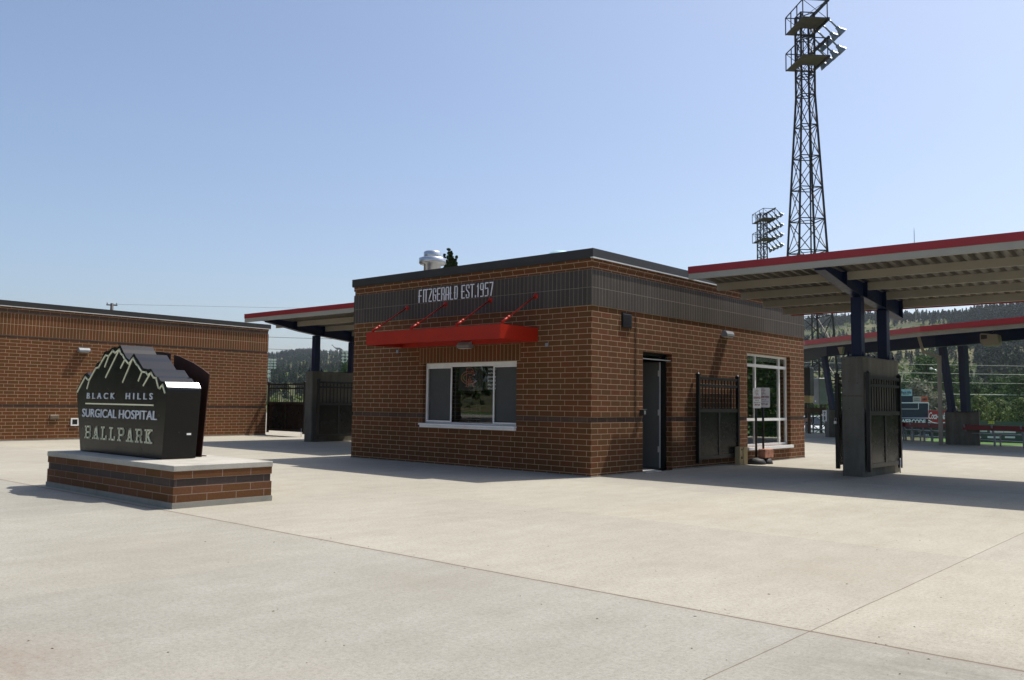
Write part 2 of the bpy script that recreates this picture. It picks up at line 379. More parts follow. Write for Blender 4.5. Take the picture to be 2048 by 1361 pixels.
    def build(s, name, mats, parent=None, loc=None):
        me = bpy.data.meshes.new(name)
        off = wloc(parent) if parent is not None else (Vector(loc) if loc is not None else Vector((0, 0, 0)))
        me.from_pydata([tuple(p - off) for p in s.v], [], s.f)
        if not isinstance(mats, (list, tuple)): mats = [mats]
        for m in mats: me.materials.append(m)
        uv = me.uv_layers.new(name='UVMap')
        for p, mi, sm in zip(me.polygons, s.m, s.sm):
            p.material_index = mi; p.use_smooth = sm
            n = p.normal; ax, ay, az = abs(n.x), abs(n.y), abs(n.z)
            for li in p.loop_indices:
                co = s.v[me.loops[li].vertex_index]
                uv.data[li].uv = (co.x, co.y) if az > ax and az > ay else ((co.y, co.z) if ax > ay else (co.x, co.z))
        me.update()
        if len(s.f) < 60000:
            import bmesh
            bm = bmesh.new(); bm.from_mesh(me); bmesh.ops.recalc_face_normals(bm, faces=bm.faces); bm.to_mesh(me); bm.free()
        o = bpy.data.objects.new(name, me); COL.objects.link(o)
        if parent is not None: o.parent = parent
        else: o.location = off
        return o
def tag(o, label=None, cat=None, group=None, kind=None):
    if label: o['label'] = label
    if cat: o['category'] = cat
    if group: o['group'] = group
    if kind: o['kind'] = kind
    return o
def thing(name, label, cat, loc=(0, 0, 0), group=None):
    o = bpy.data.objects.new(name, None); COL.objects.link(o); o.location = loc; o.empty_display_size = .2
    return tag(o, label, cat, group)
def copy_tree(o, parent=None):
    c = o.copy(); COL.objects.link(c)
    if parent is not None: c.parent = parent
    for ch in list(o.children):
        if ch.name.split('.')[0] != '_x': copy_tree(ch, c)
    return c

# ------------------------------------------------------------------ lettering
def text_mesh(mb, s, org, xd, zd, width, height, depth=.01, spacing=1., bold=0., shear=0.):
    cu = bpy.data.curves.new('t', 'FONT'); cu.body = s; cu.space_character = spacing; cu.offset = bold; cu.shear = shear; cu.resolution_u = 3
    ob = bpy.data.objects.new('t', cu); COL.objects.link(ob)
    dg = bpy.context.evaluated_depsgraph_get(); me = bpy.data.meshes.new_from_object(ob.evaluated_get(dg))
    bpy.data.objects.remove(ob); bpy.data.curves.remove(cu)
    xs = [v.co.x for v in me.vertices]; ys = [v.co.y for v in me.vertices]
    x0, x1, y0, y1 = min(xs), max(xs), min(ys), max(ys)
    org = Vector(org); xd = Vector(xd); zd = Vector(zd); nd = xd.cross(zd).normalized()
    P = [org + xd * ((v.co.x - x0) / (x1 - x0) * width) + zd * ((v.co.y - y0) / (y1 - y0) * height) for v in me.vertices]
    n = len(P); vs = [p + nd * depth for p in P] + P
    fs = [tuple(p.vertices) for p in me.polygons]
    ec = {}
    for p in me.polygons:
        for a, b in zip(p.vertices, list(p.vertices[1:]) + [p.vertices[0]]): ec[(a, b)] = 1
    side = [(a, b, b + n, a + n) for (a, b) in ec if (b, a) not in ec]
    mb.add(vs, fs + [tuple(i + n for i in f)[::-1] for f in fs] + side)
    bpy.data.meshes.remove(me)
GL = {  # stroke letters in a 1 x 1 cell: lists of polylines
 'F': [[(.1, 0), (.1, 1), (.9, 1)], [(-.05, .52), (.75, .52)]], 'I': [[(.5, 0), (.5, 1)]], 'T': [[(0, 1), (1, 1)], [(.5, 0), (.5, 1)]],
 'Z': [[(.05, 1), (.95, 1), (.95, .85), (.05, .15), (.05, 0), (.95, 0)]], 'G': [[(.92, .72), (.92, .92), (.8, 1), (.2, 1), (.08, .9), (.08, .1), (.2, 0), (.8, 0), (.92, .1), (.92, .48), (.55, .48)]],
 'E': [[(.95, 1), (.1, 1), (.1, 0), (.95, 0)], [(-.05, .52), (.75, .52)]], 'R': [[(.1, 0), (.1, 1), (.8, 1), (.92, .9), (.92, .6), (.8, .5), (.1, .5)], [(.5, .5), (.92, .36), (.92, 0)]],
 'A': [[(.08, 0), (.08, .9), (.22, 1), (.78, 1), (.92, .9), (.92, 0)], [(-.05, .4), (1.05, .4)]], 'L': [[(.1, 1), (.1, 0), (.9, 0)], [(-.08, .5), (.28, .5)]],
 'D': [[(.1, 0), (.1, 1), (.75, 1), (.92, .88), (.92, .12), (.75, 0), (.1, 0)], [(-.05, .5), (.2, .5)]],
 'S': [[(.92, .76), (.92, .92), (.8, 1), (.2, 1), (.08, .92), (.08, .66), (.92, .36), (.92, .08), (.8, 0), (.2, 0), (.08, .08), (.08, .24)]],
 '.': [[(.3, 0.0), (.3, .10)]], '1': [[(.3, .8), (.55, 1), (.55, 0)]], '9': [[(.92, .52), (.2, .52), (.08, .62), (.08, .92), (.2, 1), (.8, 1), (.92, .92), (.92, .08), (.8, 0), (.15, 0)]],
 '5': [[(.92, 1), (.1, 1), (.1, .55), (.8, .6), (.92, .5), (.92, .1), (.8, 0), (.1, 0)]], '7': [[(.05, 1), (.95, 1), (.4, 0)]]}
def stroke(mb, pl, f, wd, depth):   # polyline in plane f(u,v,d)
    for (a, b) in zip(pl[:-1], pl[1:]):
        a = Vector(a); b = Vector(b); d = (b - a)
        if d.length < 1e-6: continue
        d.normalize(); n = Vector((-d.y, d.x)) * wd / 2; e = d * wd / 2 * .9
        q = [a - e - n, b + e - n, b + e + n, a - e + n]
        mb.prism([(p.x, p.y) for p in q], lambda u, v, k: f(u, v, depth * k))

# ================================================================== SETTING
NOFF = Vector((13.1, 7.7, 3.3))
RIDGE = [(-3000, 700, 1500), (-600, 716, 1500), (540, 713, 1450), (575, 708, 1450), (620, 704, 1450), (650, 703, 1450), (700, 704, 1400), (900, 690, 1300), (1300, 668, 1100), (1600, 646, 950),
         (1680, 640, 920), (1740, 633, 900), (1790, 635, 900), (1880, 634, 880), (1960, 630, 860), (2048, 622, 850), (2400, 600, 850), (3600, 590, 850)]
def ridge_at(px):
    if px <= RIDGE[0][0]: return RIDGE[0][1:]
    for a, b in zip(RIDGE[:-1], RIDGE[1:]):
        if a[0] <= px <= b[0]:
            t = (px - a[0]) / (b[0] - a[0]); return (a[1] + (b[1] - a[1]) * t, a[2] + (b[2] - a[2]) * t)
    return RIDGE[-1][1:]
YAW = math.atan2(CW.x, CW.y)
def az_px(az):
    d = (az - YAW + math.pi) % (2 * math.pi) - math.pi
    if d > 1.15: return 1024 + F * math.tan(1.15)
    if d < -1.15: return 1024 - F * math.tan(1.15)
    return 1024 + F * math.tan(d)
RT = {}
def ridge_h(az):
    k = round(az, 3)
    if k not in RT:
        y, D = ridge_at(az_px(az)); px = max(-1500, min(3600, az_px(az)))
        p = at(px, y, D); RT[k] = (p.z, D)
    return RT[k]
def low_z(x, y):   # the lots and the ball field below the concourse
    t = min(1, max(0, (x + 16 - (y - 40) * -.18) / 9)); t = t * t * (3 - 2 * t)
    far = min(1, max(0, (math.hypot(x - CAMP.x, y - CAMP.y) - 75) / 60))
    return -.95 - 1.7 * max(t, far)
def ground_z(x, y):
    r = math.hypot(x - CAMP.x, y - CAMP.y); az = math.atan2(x - CAMP.x, y - CAMP.y)
    zl = low_z(x, y)
    if r < 230: return zl
    h, D = ridge_h(az); t = (r - 230) / (D - 230)
    nn = noise.fractal(Vector((x, y, 0)) * .0055 + NOFF, 1.0, 2.0, 5)
    if t <= 1: z = zl + (h - zl) * (t ** 1.15) + nn * 9 * math.sin(min(1, t) * math.pi)
    else: z = h - (t - 1) * 40 + nn * 4 * min(1, (t - 1) * 3)
    return z
g = MB(); rs = [0] + [3 * 1.10 ** k for k in range(0, 72)]
azs = []; a = -math.pi
while a < math.pi - 1e-6:
    azs.append(a); d = abs((a - YAW + math.pi) % (2 * math.pi) - math.pi)
    a += .008 if d < .62 else .05
na = len(azs); gv = []
for r in rs:
    for a in azs:
        x = CAMP.x + r * math.sin(a); y = CAMP.y + r * math.cos(a); gv.append((x, y, ground_z(x, y)))
gf = []
for i in range(len(rs) - 1):
    for k in range(na): gf.append((i * na + k, (i + 1) * na + k, (i + 1) * na + (k + 1) % na, i * na + (k + 1) % na))
g.add(gv, gf, True); go = g.build('ground', m_ground); tag(go, kind='structure')
# concourse slab
edge = [(-70, -60), (55, -60), (55, 20), (12, 22.4), (8, 22.9), (1.5, 23.6), (-3, 25.8), (-6.5, 29), (-10.2, 33.2), (-14, 40), (-30, 70), (-70, 70)]
g = MB(); g.prism(edge, lambda u, v, k: Vector((u, v, -.9 * k))); po = g.build('plaza', m_plaza); tag(po, kind='structure')
# parking lot beyond the plaza
g = MB(); g.prism([(-34, 72), (-15, 41), (-12.8, 43.5), (-17.5, 60), (-27, 85)], lambda u, v, k: Vector((u, v, -.90 - .04 * k)))
m_lot = concrete_mat('lot_paving', (.42, .40, .36)); tag(g.build('parking_lot', m_lot), kind='structure')
# road seen in the window reflections, south-west of the plaza
# ================================================================== MAIN BUILDING
LX, LY = 6.862, 9.346
A0, A1, B0, BM, B1, T0, T1 = .974, 1.076, 3.113, 3.443, 3.773, 3.970, 4.150
bld = thing('ticket_office', 'brown brick ticket office with red window awning and dark soldier band, centre of the plaza', 'building', (0, 0, 0))
WIN = (-4.475, -1.80, .865, 2.14)      # ticket window opening (x0,x1,z0,z1)
DOOR = (1.69, 2.78, .0, 2.355)         # on the side wall (y0,y1,z0,z1)
GW = (6.12, 8.50, .36, 2.565)
def wall_side(mb, a0, a1, z0, z1, ops, f):
    """boxes of a wall between a0..a1, minus openings; f(a,b,zA,zB) adds a box"""
    cuts = sorted(set([z0, z1] + [z for o in ops for z in o[2:] if z0 < z < z1]))
    for za, zb in zip(cuts[:-1], cuts[1:]):
        segs = [(a0, a1)]
        for o in ops:
            if o[2] < zb - 1e-4 and o[3] > za + 1e-4:
                ns = []
                for s0, s1 in segs:
                    if o[1] <= s0 or o[0] >= s1: ns.append((s0, s1)); continue
                    if o[0] > s0: ns.append((s0, o[0]))
                    if o[1] < s1: ns.append((o[1], s1))
                segs = ns
        for s0, s1 in segs: f(s0, s1, za, zb)
def ring(mb, z0, z1, off, th=.3, lx=LX, ly=LY, front=(), right=()):
    wall_side(mb, -lx - off, off, z0, z1, front, lambda a, b, c, d: mb.box((a, -off, c), (b, -off + th, d)))
    wall_side(mb, -off + th, ly + off, z0, z1, right, lambda a, b, c, d: mb.box((off - th, a, c), (off, b, d)))
    mb.box((-lx - off, ly + off - th, z0), (off - th, ly + off, z1))
    mb.box((-lx - off, -off + th, z0), (-lx - off + th, ly + off - th, z1))
mb = MB(); fr = [WIN, (-4.60, -1.70, 2.14, 2.47)]; ri = [DOOR, GW]
ring(mb, -.05, A0, 0, front=fr, right=ri); ring(mb, A1, B0, 0, front=fr, right=ri); ring(mb, B1, 3.872, .0); ring(mb, 3.872, T0, .018)
wall = mb.build('wall', m_brick, bld)
mb = MB(); ring(mb, A0, A1, -.014, .286, front=fr, right=ri); mb.build('recessed_course', m_accent, bld)
mb = MB(); ring(mb, B0, B1, .016, .3); mb.build('soldier_band', m_soldier, bld)
mb = MB(); mb.box((-4.60, -.003, 2.14), (-1.70, .297, 2.47)); mb.build('window_lintel', m_lintel, bld)
mb = MB(); ring(mb, T0 + .022, T1, .055, .4); mb.build('coping', m_coping, bld)
mb = MB(); mb.box((.0, -.055, T0), (.062, LY + .06, T0 + .0215)); mb.build('flashing', m_flash, bld)
mb = MB(); mb.box((-LX - .05, -.05, T0), (.0, .32, T0 + .0215)); mb.build('shaded_flashing', m_coping, bld)  # flashing along the shaded front, its shade put into a dark colour
mb = MB(); mb.box((-LX + .3, .3, 3.55), (-.3, LY - .3, 3.7)); mb.build('roof', m_foot, bld)
mb = MB(); mb.box((-LX + .3, .3, .0), (-.3, LY - .3, .012)); mb.build('floor', m_foot, bld)
mb = MB(); mb.box((-LX + .3, .30, 2.72), (-.3, LY - .3, 2.75)); mb.box((-LX + .305, 5.4, .012), (-.31, 5.5, 2.72)); mb.box((-LX + .3, 4.0, .012), (-1.6, 4.05, 2.72)); mb.build('inner_partition', m_interior, bld)
# expansion joint on the side wall
mb = MB(); mb.box((-.02, 1.428, A1), (.0165, 1.436, B0)); mb.build('expansion_joint', m_accent, bld)
# footing strip
mb = MB(); mb.box((-LX - .01, -.012, -.05), (.012, 0, .022)); mb.box((0, -.0, -.05), (.012, DOOR[0], .022)); mb.box((0, DOOR[1], -.05), (.012, LY, .022)); mb.build('footing', m_foot, bld)
# ticket window
mb = MB(); x0, x1, z0, z1 = WIN; yf = .10
mb.box((x0, yf, z1 - .085), (x1, yf + .07, z1)); mb.box((x0, yf, z0), (x0 + .045, yf + .07, z1 - .085)); mb.box((x1 - .02, yf, z0), (x1, yf + .07, z1 - .085)); mb.box((x0 + .045, yf, z0), (x1 - .02, yf + .07, z0 + .03))
fw = mb.build('ticket_window', m_alu, bld)
for a, b in ((x0 + .045, x0 + .80), (x1 - .69, x1 - .02)):
    y = yf - .022; mb = MB()
    mb.box((a, y, z1 - .115), (b, y + .02, z1 - .087)); mb.box((a, y, z0 + .032), (b, y + .02, z0 + .062)); mb.box((a, y, z0 + .062), (a + .026, y + .02, z1 - .115)); mb.box((b - .026, y, z0 + .062), (b, y + .02, z1 - .115)); mb.build('sash', m_alu, fw)
mb = MB()
mb.box((x0 + .072, yf + .028, z0 + .05), (x0 + .775, yf + .032, z1 - .11)); mb.build('screen', m_screen, fw)
mb = MB(); mb.box((x1 - .665, yf + .028, z0 + .05), (x1 - .045, yf + .032, z1 - .11)); mb.build('screen', m_screen, fw)
mb = MB(); mb.box((x0 + .80, yf + .045, z0 + .03), (x1 - .69, yf + .05, z1 - .085)); mb.build('pane', m_glassd, fw)
mb = MB(); mb.box((x0 - .04, -.075, z0 - .035), (x1 + .015, .1, z0 - .002)); mb.box((x0 - .03, -.045, z0 - .085), (x1 + .005, .0, z0 - .037)); mb.build('sill', m_alu, bld)
# club monogram hung behind the glass + price lines
def logo(mb, org, xd, zd, s, wd, depth):
    f = lambda u, v, d: Vector(org) + Vector(xd) * (u * s) + Vector(zd) * (v * s) + Vector(xd).cross(Vector(zd)) * d
    c = [(math.cos(t) * .95, math.sin(t) * .55) for t in [R(40 + 14 * k) for k in range(0, 21)]]
    stroke(mb, c, f, wd, depth); stroke(mb, [(a * .72, b * .62) for a, b in c], f, wd, depth)
    stroke(mb, [(-.32, -.75), (-.32, .8), (.25, .8), (.45, .62), (.45, .25), (.25, .08), (.0, .08), (.5, -.75), (.72, -.75)], f, wd, depth)
    stroke(mb, [(-.5, -.75), (-.08, -.75), (-.08, -.1), (.2, -.55)], f, wd, depth); stroke(mb, [(-.05, .3), (-.05, .55), (.2, .55), (.2, .3), (-.05, .3)], f, wd, depth)
lg = thing('window_emblem', 'unlit dark red RC monogram sign hanging inside the ticket window', 'emblem sign', (-3.32, .22, 1.84))
mb = MB(); mb.box((-3.62, .225, 1.56), (-2.90, .235, 2.05)); mb.build('backing', m_blackad, lg)
m_neon = paint('unlit_neon_tube', (.60, .17, .13), .3); mb = MB(); logo(mb, (-3.29, .222, 1.83), (1, 0, 0), (0, 0, 1), .25, .028, .012); mb.build('tube', m_neon, lg)
pb = thing('price_board', 'small dark price board with white lines inside the ticket window', 'price board', (-2.6, .24, 1.8))
mb = MB(); mb.box((-2.80, .225, 1.56), (-2.45, .235, 2.05)); mb.build('board', m_blackad, pb)
mb = MB(); 
for k, t_ in enumerate(('ADMISSION', 'ADULT', 'SENIOR', 'YOUTH', 'MILITARY', 'SEASON')): text_mesh(mb, t_, (-2.77, .2245, 1.975 - k * .078), (1, 0, 0), (0, 0, 1), .29 - .02 * (k % 3), .036, .002)
mb.build('lettering', m_whitelet, pb)
# side door
dr = MB(); y0, y1, z0, z1 = DOOR
dr.box((-.29, y0, z1 - .05), (-.14, y1, z1 - .002)); dr.box((-.24, y1 - .05, .012), (-.14, y1 - .002, z1 - .05)); dr.box((-.24, y0 + .002, .012), (-.14, y0 + .05, z1 - .05)); dr.box((-.16, y0 + .002, z1 - .13), (-.1, y1 - .003, z1 - .115))
df = dr.build('door_frame', m_black, bld)
mb = MB(); mb.box((-.11, y0 + .003, z1 - .142), (-.03, y1 - .005, z1 - .125)); mb.build('drip_strip', m_flash, df)
mb = MB(); mb.bbox((-1.26, 2.665, .03), (-.25, 2.71, 2.19), .004); dl = mb.build('door', m_grey, bld)
mb = MB()
for z in (.35, 1.1, 1.9): mb.box((-.262, 2.65, z), (-.235, 2.664, z + .12))
mb.box((-.232, 2.66, .03), (-.224, 2.70, 2.19)); mb.build('hinge', m_flash, dl)
mb = MB(); mb.tube([(-1.18, 2.66, 1.02), (-1.18, 2.61, 1.02), (-1.06, 2.61, 1.02)], .011); mb.build('handle', m_galv, dl)
mb = MB(); mb.box((-.28, y0 + .02, .0), (.06, y1 - .5, .022)); mb.build('threshold', m_flash, bld)
# wall intercom
ic = thing('intercom', 'small grey intercom box on the brick beside the open door', 'intercom', (0, 1.6, 1.14))
mb = MB(); mb.bbox((0, 1.58, 1.11), (.09, 1.67, 1.22), .006); mb.build('housing', m_coping, ic); mb = MB(); mb.box((.09, 1.60, 1.13), (.094, 1.65, 1.20)); mb.box((.0, 1.575, 1.221), (.11, 1.675, 1.226)); mb.build('faceplate', m_flash, ic)
# big side window
y0, y1, z0, z1 = GW; mb = MB(); xf = -.10; xb = -.16
def mul(a, b, c, d): mb.box((xb, a, c), (xf, b, d))
mul(y0, y1, z1 - .055, z1); mul(y0, y1, z0, z0 + .06); ZB = (z0 + .06, .965, 1.03, 2.255, 2.325, z1 - .055)
for a, b in ((y0, y0 + .05), (6.725, 6.78), (8.045, 8.10), (y1 - .05, y1)):
    mul(a, b, z0 + .06, z1 - .055)
for a, b in ((y0 + .05, 6.725), (6.78, 8.045), (8.10, y1 - .05)):
    mul(a, b, .965, 1.03); mul(a, b, 2.255, 2.325)
gw = mb.build('side_window', m_alu, bld)
for a, b in ((y0 + .05, 6.725), (6.78, 8.045), (8.10, y1 - .05)):
    for c, d in ((z0 + .06, .965), (1.03, 2.255), (2.325, z1 - .055)):
        mb = MB(); mb.box((-.134, a, c), (-.129, b, d)); mb.build('pane', m_glass, gw)
mb = MB(); mb.box((-.1, y0 - .03, z0 - .07), (.06, y1 + .04, z0 - .002)); mb.build('sill', m_alu, bld)
mb = MB(); mb.box((-.2, y0 + .06, z1 - .16), (-.165, y1 - .06, z1 - .06)); mb.build('blind', m_white, gw)
# roller louvre
lv = thing('wall_louvre', 'black louvred vent set high in the brick near the corner', 'vent', (0, .95, 2.75))
mb = MB(); mb.box((0, .945, 2.775), (.022, 1.275, 3.065)); mb.build('vent_frame', m_black, lv)
mb = MB()
for k in range(9): mb.add([(.022, .965, 2.79 + k * .029), (.022, 1.255, 2.79 + k * .029), (.034, 1.255, 2.785 + k * .029), (.034, .965, 2.785 + k * .029), (.022, .965, 2.812 + k * .029), (.022, 1.255, 2.812 + k * .029)], [(0, 1, 2, 3), (3, 2, 5, 4), (0, 3, 4), (1, 5, 2)])
mb.build('slats', m_black, lv)
# wall fittings
def sconce(name, label, org, rot, parts=True, group=None):
    t_ = thing(name, label, 'wall light', (0, 0, 0), group)
    mb = MB(); prof = [(0, .0), (.01, .10), (.05, .135), (.12, .12), (.155, .06), (.155, .015), (.12, .0)]
    for s in (0,): mb.prism(prof, lambda u, v, k: Vector((u, -.17 + .34 * k, v)))
    mb.build('hood', m_cable, t_)
    mb = MB(); mb.prism([(.02, -.004), (.14, -.004), (.14, -.010), (.02, -.010)], lambda u, v, k: Vector((u, -.13 + .26 * k, v))); mb.build('lens', m_white, t_)
    mb = MB(); mb.box((-.001, -.09, .0), (.018, .09, .16)); mb.build('bracket', m_coping, t_)
    t_.location = org; t_.rotation_euler.z = rot; return t_
# awning
aw = thing('awning', 'flat red metal awning hung on four rods over the ticket window', 'awning', (-3.18, 0, 2.5))
mb = MB(); X0, X1, Yf, Z0, Z1 = -5.09, -1.27, -1.07, 2.49, 2.755
mb.box((X0, Yf, Z0), (X1, Yf + .012, Z1)); mb.box((X0, Yf + .012, Z0), (X0 + .012, -.002, Z1)); mb.box((X1 - .012, Yf + .012, Z0), (X1, -.002, Z1))
mb.box((X0 + .012, Yf + .012, Z0), (X1 - .012, Yf + .05, Z0 + .012)); mb.box((X0 + .012, -.06, Z0), (X1 - .012, -.004, Z0 + .14))
mb.build('fascia_frame', m_red, aw)
mb = MB()
for k in range(26):
    a = X0 + .012 + k * (X1 - X0 - .024) / 26; mb.box((a + .003, Yf + .05, Z0 + .13), (a + .1445, -.062, Z0 + .145))
mb.build('deck', m_red, aw)
for x in (-5.07 + .06, -3.80, -2.51, -1.27 - .05):
    mb = MB(); a = Vector((x, -.96, 2.80)); b = Vector((x, -.03, 3.37)); d = b - a
    mb.tube([a, a + d * .16], .026, 8); mb.tube([a + d * .14, b], .015, 8); mb.tube([a + d * .14, a + d * .2], .03, 8)
    mb.bar(a + Vector((0, 0, -.06)), a + Vector((0, 0, .03)), .05, .03); mb.lathe([(0, .035), (.055, .035), (.06, .0), (.06, -.0)], (x, -.001, 3.37), 14, (0, -1, 0)); mb.tube([(x - .035, b.y, b.z), (x + .035, b.y, b.z)], .022, 8)
    mb.build('tie_rod', m_red, aw)
sconce('wall_light', 'dark wall light below the red awning, above the ticket window', (-3.14, -.001, 2.42), -math.pi / 2)
sconce('wall_light', 'bronze wedge wall light above the side windows of the ticket office, casting a long shadow', (.001, 5.03, 2.86), 0)
for x, l in ((-5.30, 'small pale square sensor plate left of the ticket window'), (-1.04, 'small pale square sensor plate right of the ticket window')):
    mb = MB(); mb.bbox((x - .035, -.028, 2.385), (x + .035, 0, 2.455), .005); tag(mb.build('sensor_plate', m_cable, loc=(x, 0, 2.4)), l, 'sensor plate', 'square plates beside the ticket window')
# fascia lettering
lt = thing('building_lettering', 'tall white letters FITZGERALD EST.1957 on the dark band above the awning', 'lettering', (-3.5, -.016, 3.46))
txt = 'FITZGERALD EST.1957'; wid = {'I': .42, '.': .35, ' ': .62, '1': .75}
tot = sum(wid.get(c, 1) for c in txt); W0, W1 = -4.625, -2.40; u = (W1 - W0) / tot; x = W0
for c in txt:
    wc = wid.get(c, 1) * u
    if c != ' ':
        cw = wc * .70; mb = MB(); H_ = .262 if True else 0
        fl = lambda p, q, d, x=x, cw=cw: Vector((x + p * cw + .012, -.030 - d, 3.465 + q * H_))
        for pl in GL[c]: 
            # strokes in metres to keep an even width
            P = [(p * cw, q * H_) for p, q in pl]
            stroke(mb, P, lambda p, q, d, x=x: Vector((x + p + .012, -.030 - d, 3.465 + q)), .020, .012)
        mb.build('letter', m_whitelet, lt)
    x += wc
# roof fittings
rv = thing('roof_vent', 'round galvanised exhaust vent standing on the ticket office roof', 'roof vent', (-5.53, 1.2, 3.7))
mb = MB(); mb.lathe([(.20, 0), (.20, .84), (.29, .84), (.315, .87), (.315, .98), (.27, 1.0), (.20, 1.005)], (-5.53, 1.2, 3.7), 32); mb.build('collar', m_galv, rv)
mb = MB(); mb.lathe([(.20, 1.005), (.205, 1.02), (.205, 1.13), (.17, 1.155), (0, 1.16)], (-5.53, 1.2, 3.7), 32); mb.build('cap', m_galv, rv)
mb = MB(); mb.lathe([(.30, 0), (.30, .78), (.27, .85), (.18, .92), (0, .945)], (-2.35, 2.0, 3.7), 28); tag(mb.build('roof_skylight', m_paleblue, loc=(-2.35, 2.0, 3.7)), 'pale domed cap barely showing above the ticket office parapet', 'skylight')

# ================================================================== LEFT BUILDING
lb = thing('long_brick_building', 'long low brown brick building at the left edge of the photo', 'building', (-19.29, 5.73, 0))
D0 = Vector((-19.29, 5.73, 0)); LL = 14.; WD = 9.
def lring(mb, z0, z1, off, th=.3):
    mb.box((D0.x - .3, D0.y - LL, z0), (D0.x + off, D0.y + off, z1)); mb.box((D0.x - WD, D0.y + off - th, z0), (D0.x - .3, D0.y + off, z1))
    mb.box((D0.x - WD - .3, D0.y - LL, z0), (D0.x - WD, D0.y + off, z1)); mb.box((D0.x - WD, D0.y - LL, z0), (D0.x - .3, D0.y - LL + .3, z1))
mb = MB(); lring(mb, -.1, .99, 0); lring(mb, 1.09, 3.06, 0); lring(mb, 3.90, T0, .0); mb.build('wall', m_brick, lb)
mb = MB(); lring(mb, .99, 1.09, -.014); lring(mb, 3.06, 3.13, -.014); lring(mb, 3.79, 3.90, -.014); mb.build('recessed_course', m_accent, lb)
mb = MB(); lring(mb, 3.13, 3.79, .0); mb.build('soldier_band', m_soldbrown, lb)
mb = MB(); lring(mb, T0 + .022, T1, .055); mb.build('coping', m_coping, lb)
mb = MB(); lring(mb, T0, T0 + .022, .062); mb.build('flashing', m_flash, lb)
mb = MB(); mb.box((D0.x - WD, D0.y - LL + .3, 3.6), (D0.x - .3, D0.y - .3, 3.7)); mb.build('roof', m_foot, lb)
mb = MB(); mb.box((D0.x - .0, D0.y - LL, -.1), (D0.x + .03, D0.y, .03)); mb.build('footing', m_foot, lb)
TH = R(2.87); lb.rotation_euler.z = TH
def lbw(dy, z, dx=0):  # point on the rotated face, dy back along the wall from its corner
    v = Matrix.Rotation(TH, 3, 'Z') @ Vector((dx, -dy, 0)); return D0 + v + Vector((0, 0, z))
s = sconce('wall_light', 'galvanised wedge wall light on the long brick building at the left', lbw(6.93, 2.74), TH, parts=False)
p = lbw(7.7, .70); mb = MB(); mb.bbox((0, -.13, -.07), (.035, .13, .07), .01); mb.box((.035, -.09, -.04), (.04, .09, .04)); o = mb.build('outlet_cover', m_dullbronze); o.location = p; o.rotation_euler.z = TH; tag(o, 'bronze covered outlet low on the long brick wall, left of the black sign', 'outlet cover')
p = lbw(7.08, .55); mb = MB(); mb.box((0, -.12, -.12), (.03, .12, -.08)); mb.box((0, -.12, .08), (.03, .12, .12)); mb.box((0, -.12, -.08), (.03, -.08, .08)); mb.box((0, .08, -.08), (.03, .12, .08)); o = mb.build('wall_box', m_white); mb = MB(); mb.box((0, -.08, -.08), (.01, .08, .08)); _q = mb.build('inset', m_blackad); _q.parent = o; o.location = p; o.rotation_euler.z = TH; tag(o, 'white framed wall box low on the brick, half hidden by the black sign', 'wall box')

# ================================================================== SIGN
ped = thing('sign_plinth', 'low brick plinth with stone cap carrying the black ballpark sign', 'plinth', (-2.5, -6.9, 0))
PX0, PX1, PY0, PY1 = -4.39, -.605, -7.56, -6.21
mb = MB(); mb.box((PX0 - .01, PY0 - .01, -.03), (PX1 + .01, PY1 + .01, .068)); mb.build('footing', m_foot, ped)
def rect(mb, z0, z1, o): mb.box((PX0 - o, PY0 - o, z0), (PX1 + o, PY1 + o, z1))
mb = MB(); rect(mb, .068, .257, 0); rect(mb, .351, .443, 0); mb.build('brickwork', m_signbrick, ped)
mb = MB(); rect(mb, .257, .351, -.012); mb.build('recessed_course', brick_mat('plinth_dark_course', (.055, .040, .033), (.078, .056, .046), (.15, .12, .10), bw=.40, rh=.0935, off=.5, v0=-.07, u0=.12), ped)
mb = MB(); mb.bbox((PX0 - .008, PY0 - .01, .443), (PX1 + .008, PY1 + .01, .512), .006); mb.build('cap', m_cap, ped)
sg = thing('ballpark_sign', 'black mountain-topped sign reading BLACK HILLS SURGICAL HOSPITAL BALLPARK on a brick plinth', 'sign', (-3.0, -6.9, .52))
YF, YB = -7.18, -6.70
OUT = [(-4.201, .522), (-4.43, 1.429), (-4.26, 1.595), (-4.176, 1.664), (-4.091, 1.686), (-4.016, 1.648), (-3.94, 1.627), (-3.897, 1.667), (-3.814, 1.775), (-3.772, 1.822), (-3.651, 1.846), (-3.609, 1.893), (-3.527, 1.985), (-3.452, 1.993), (-3.377, 1.994), (-3.306, 2.031), (-3.203, 2.041), (-3.114, 2.032), (-3.03, 2.068), (-2.961, 2.007), (-2.904, 1.953), (-2.811, 1.88), (-2.724, 1.845), (-2.671, 1.883), (-2.593, 1.935), (-2.519, 1.879), (-2.446, 1.832), (-2.301, 1.722), (-2.221, 1.715), (-2.167, 1.705), (-2.075, 1.712), (-2.02, 1.674), (-1.937, 1.612), (-1.859, 1.595), (-1.791, 1.543), (-1.715, 1.537), (-1.672, 1.537), (-1.610, 1.467), (-1.602, 1.44), (-1.600, 1.40), (-1.677, .522)]
mb = MB(); mb.prism(OUT, lambda u, v, k: Vector((u, YF + .004 * k, v))); mb.build('front_face', m_signface, sg)
mb = MB(); n = len(OUT)
def outw(i, e):   # slight inset of the profile for the returns
    u, v = OUT[i]; return (u + (e if u < -3.03 else -e), v - e)
mb.mi = 0; V = [Vector((u, YF + .004, v)) for u, v in [outw(i, .004) for i in range(n)]] + [Vector((u, YB, v)) for u, v in [outw(i, .004) for i in range(n)]]
mb.v += V
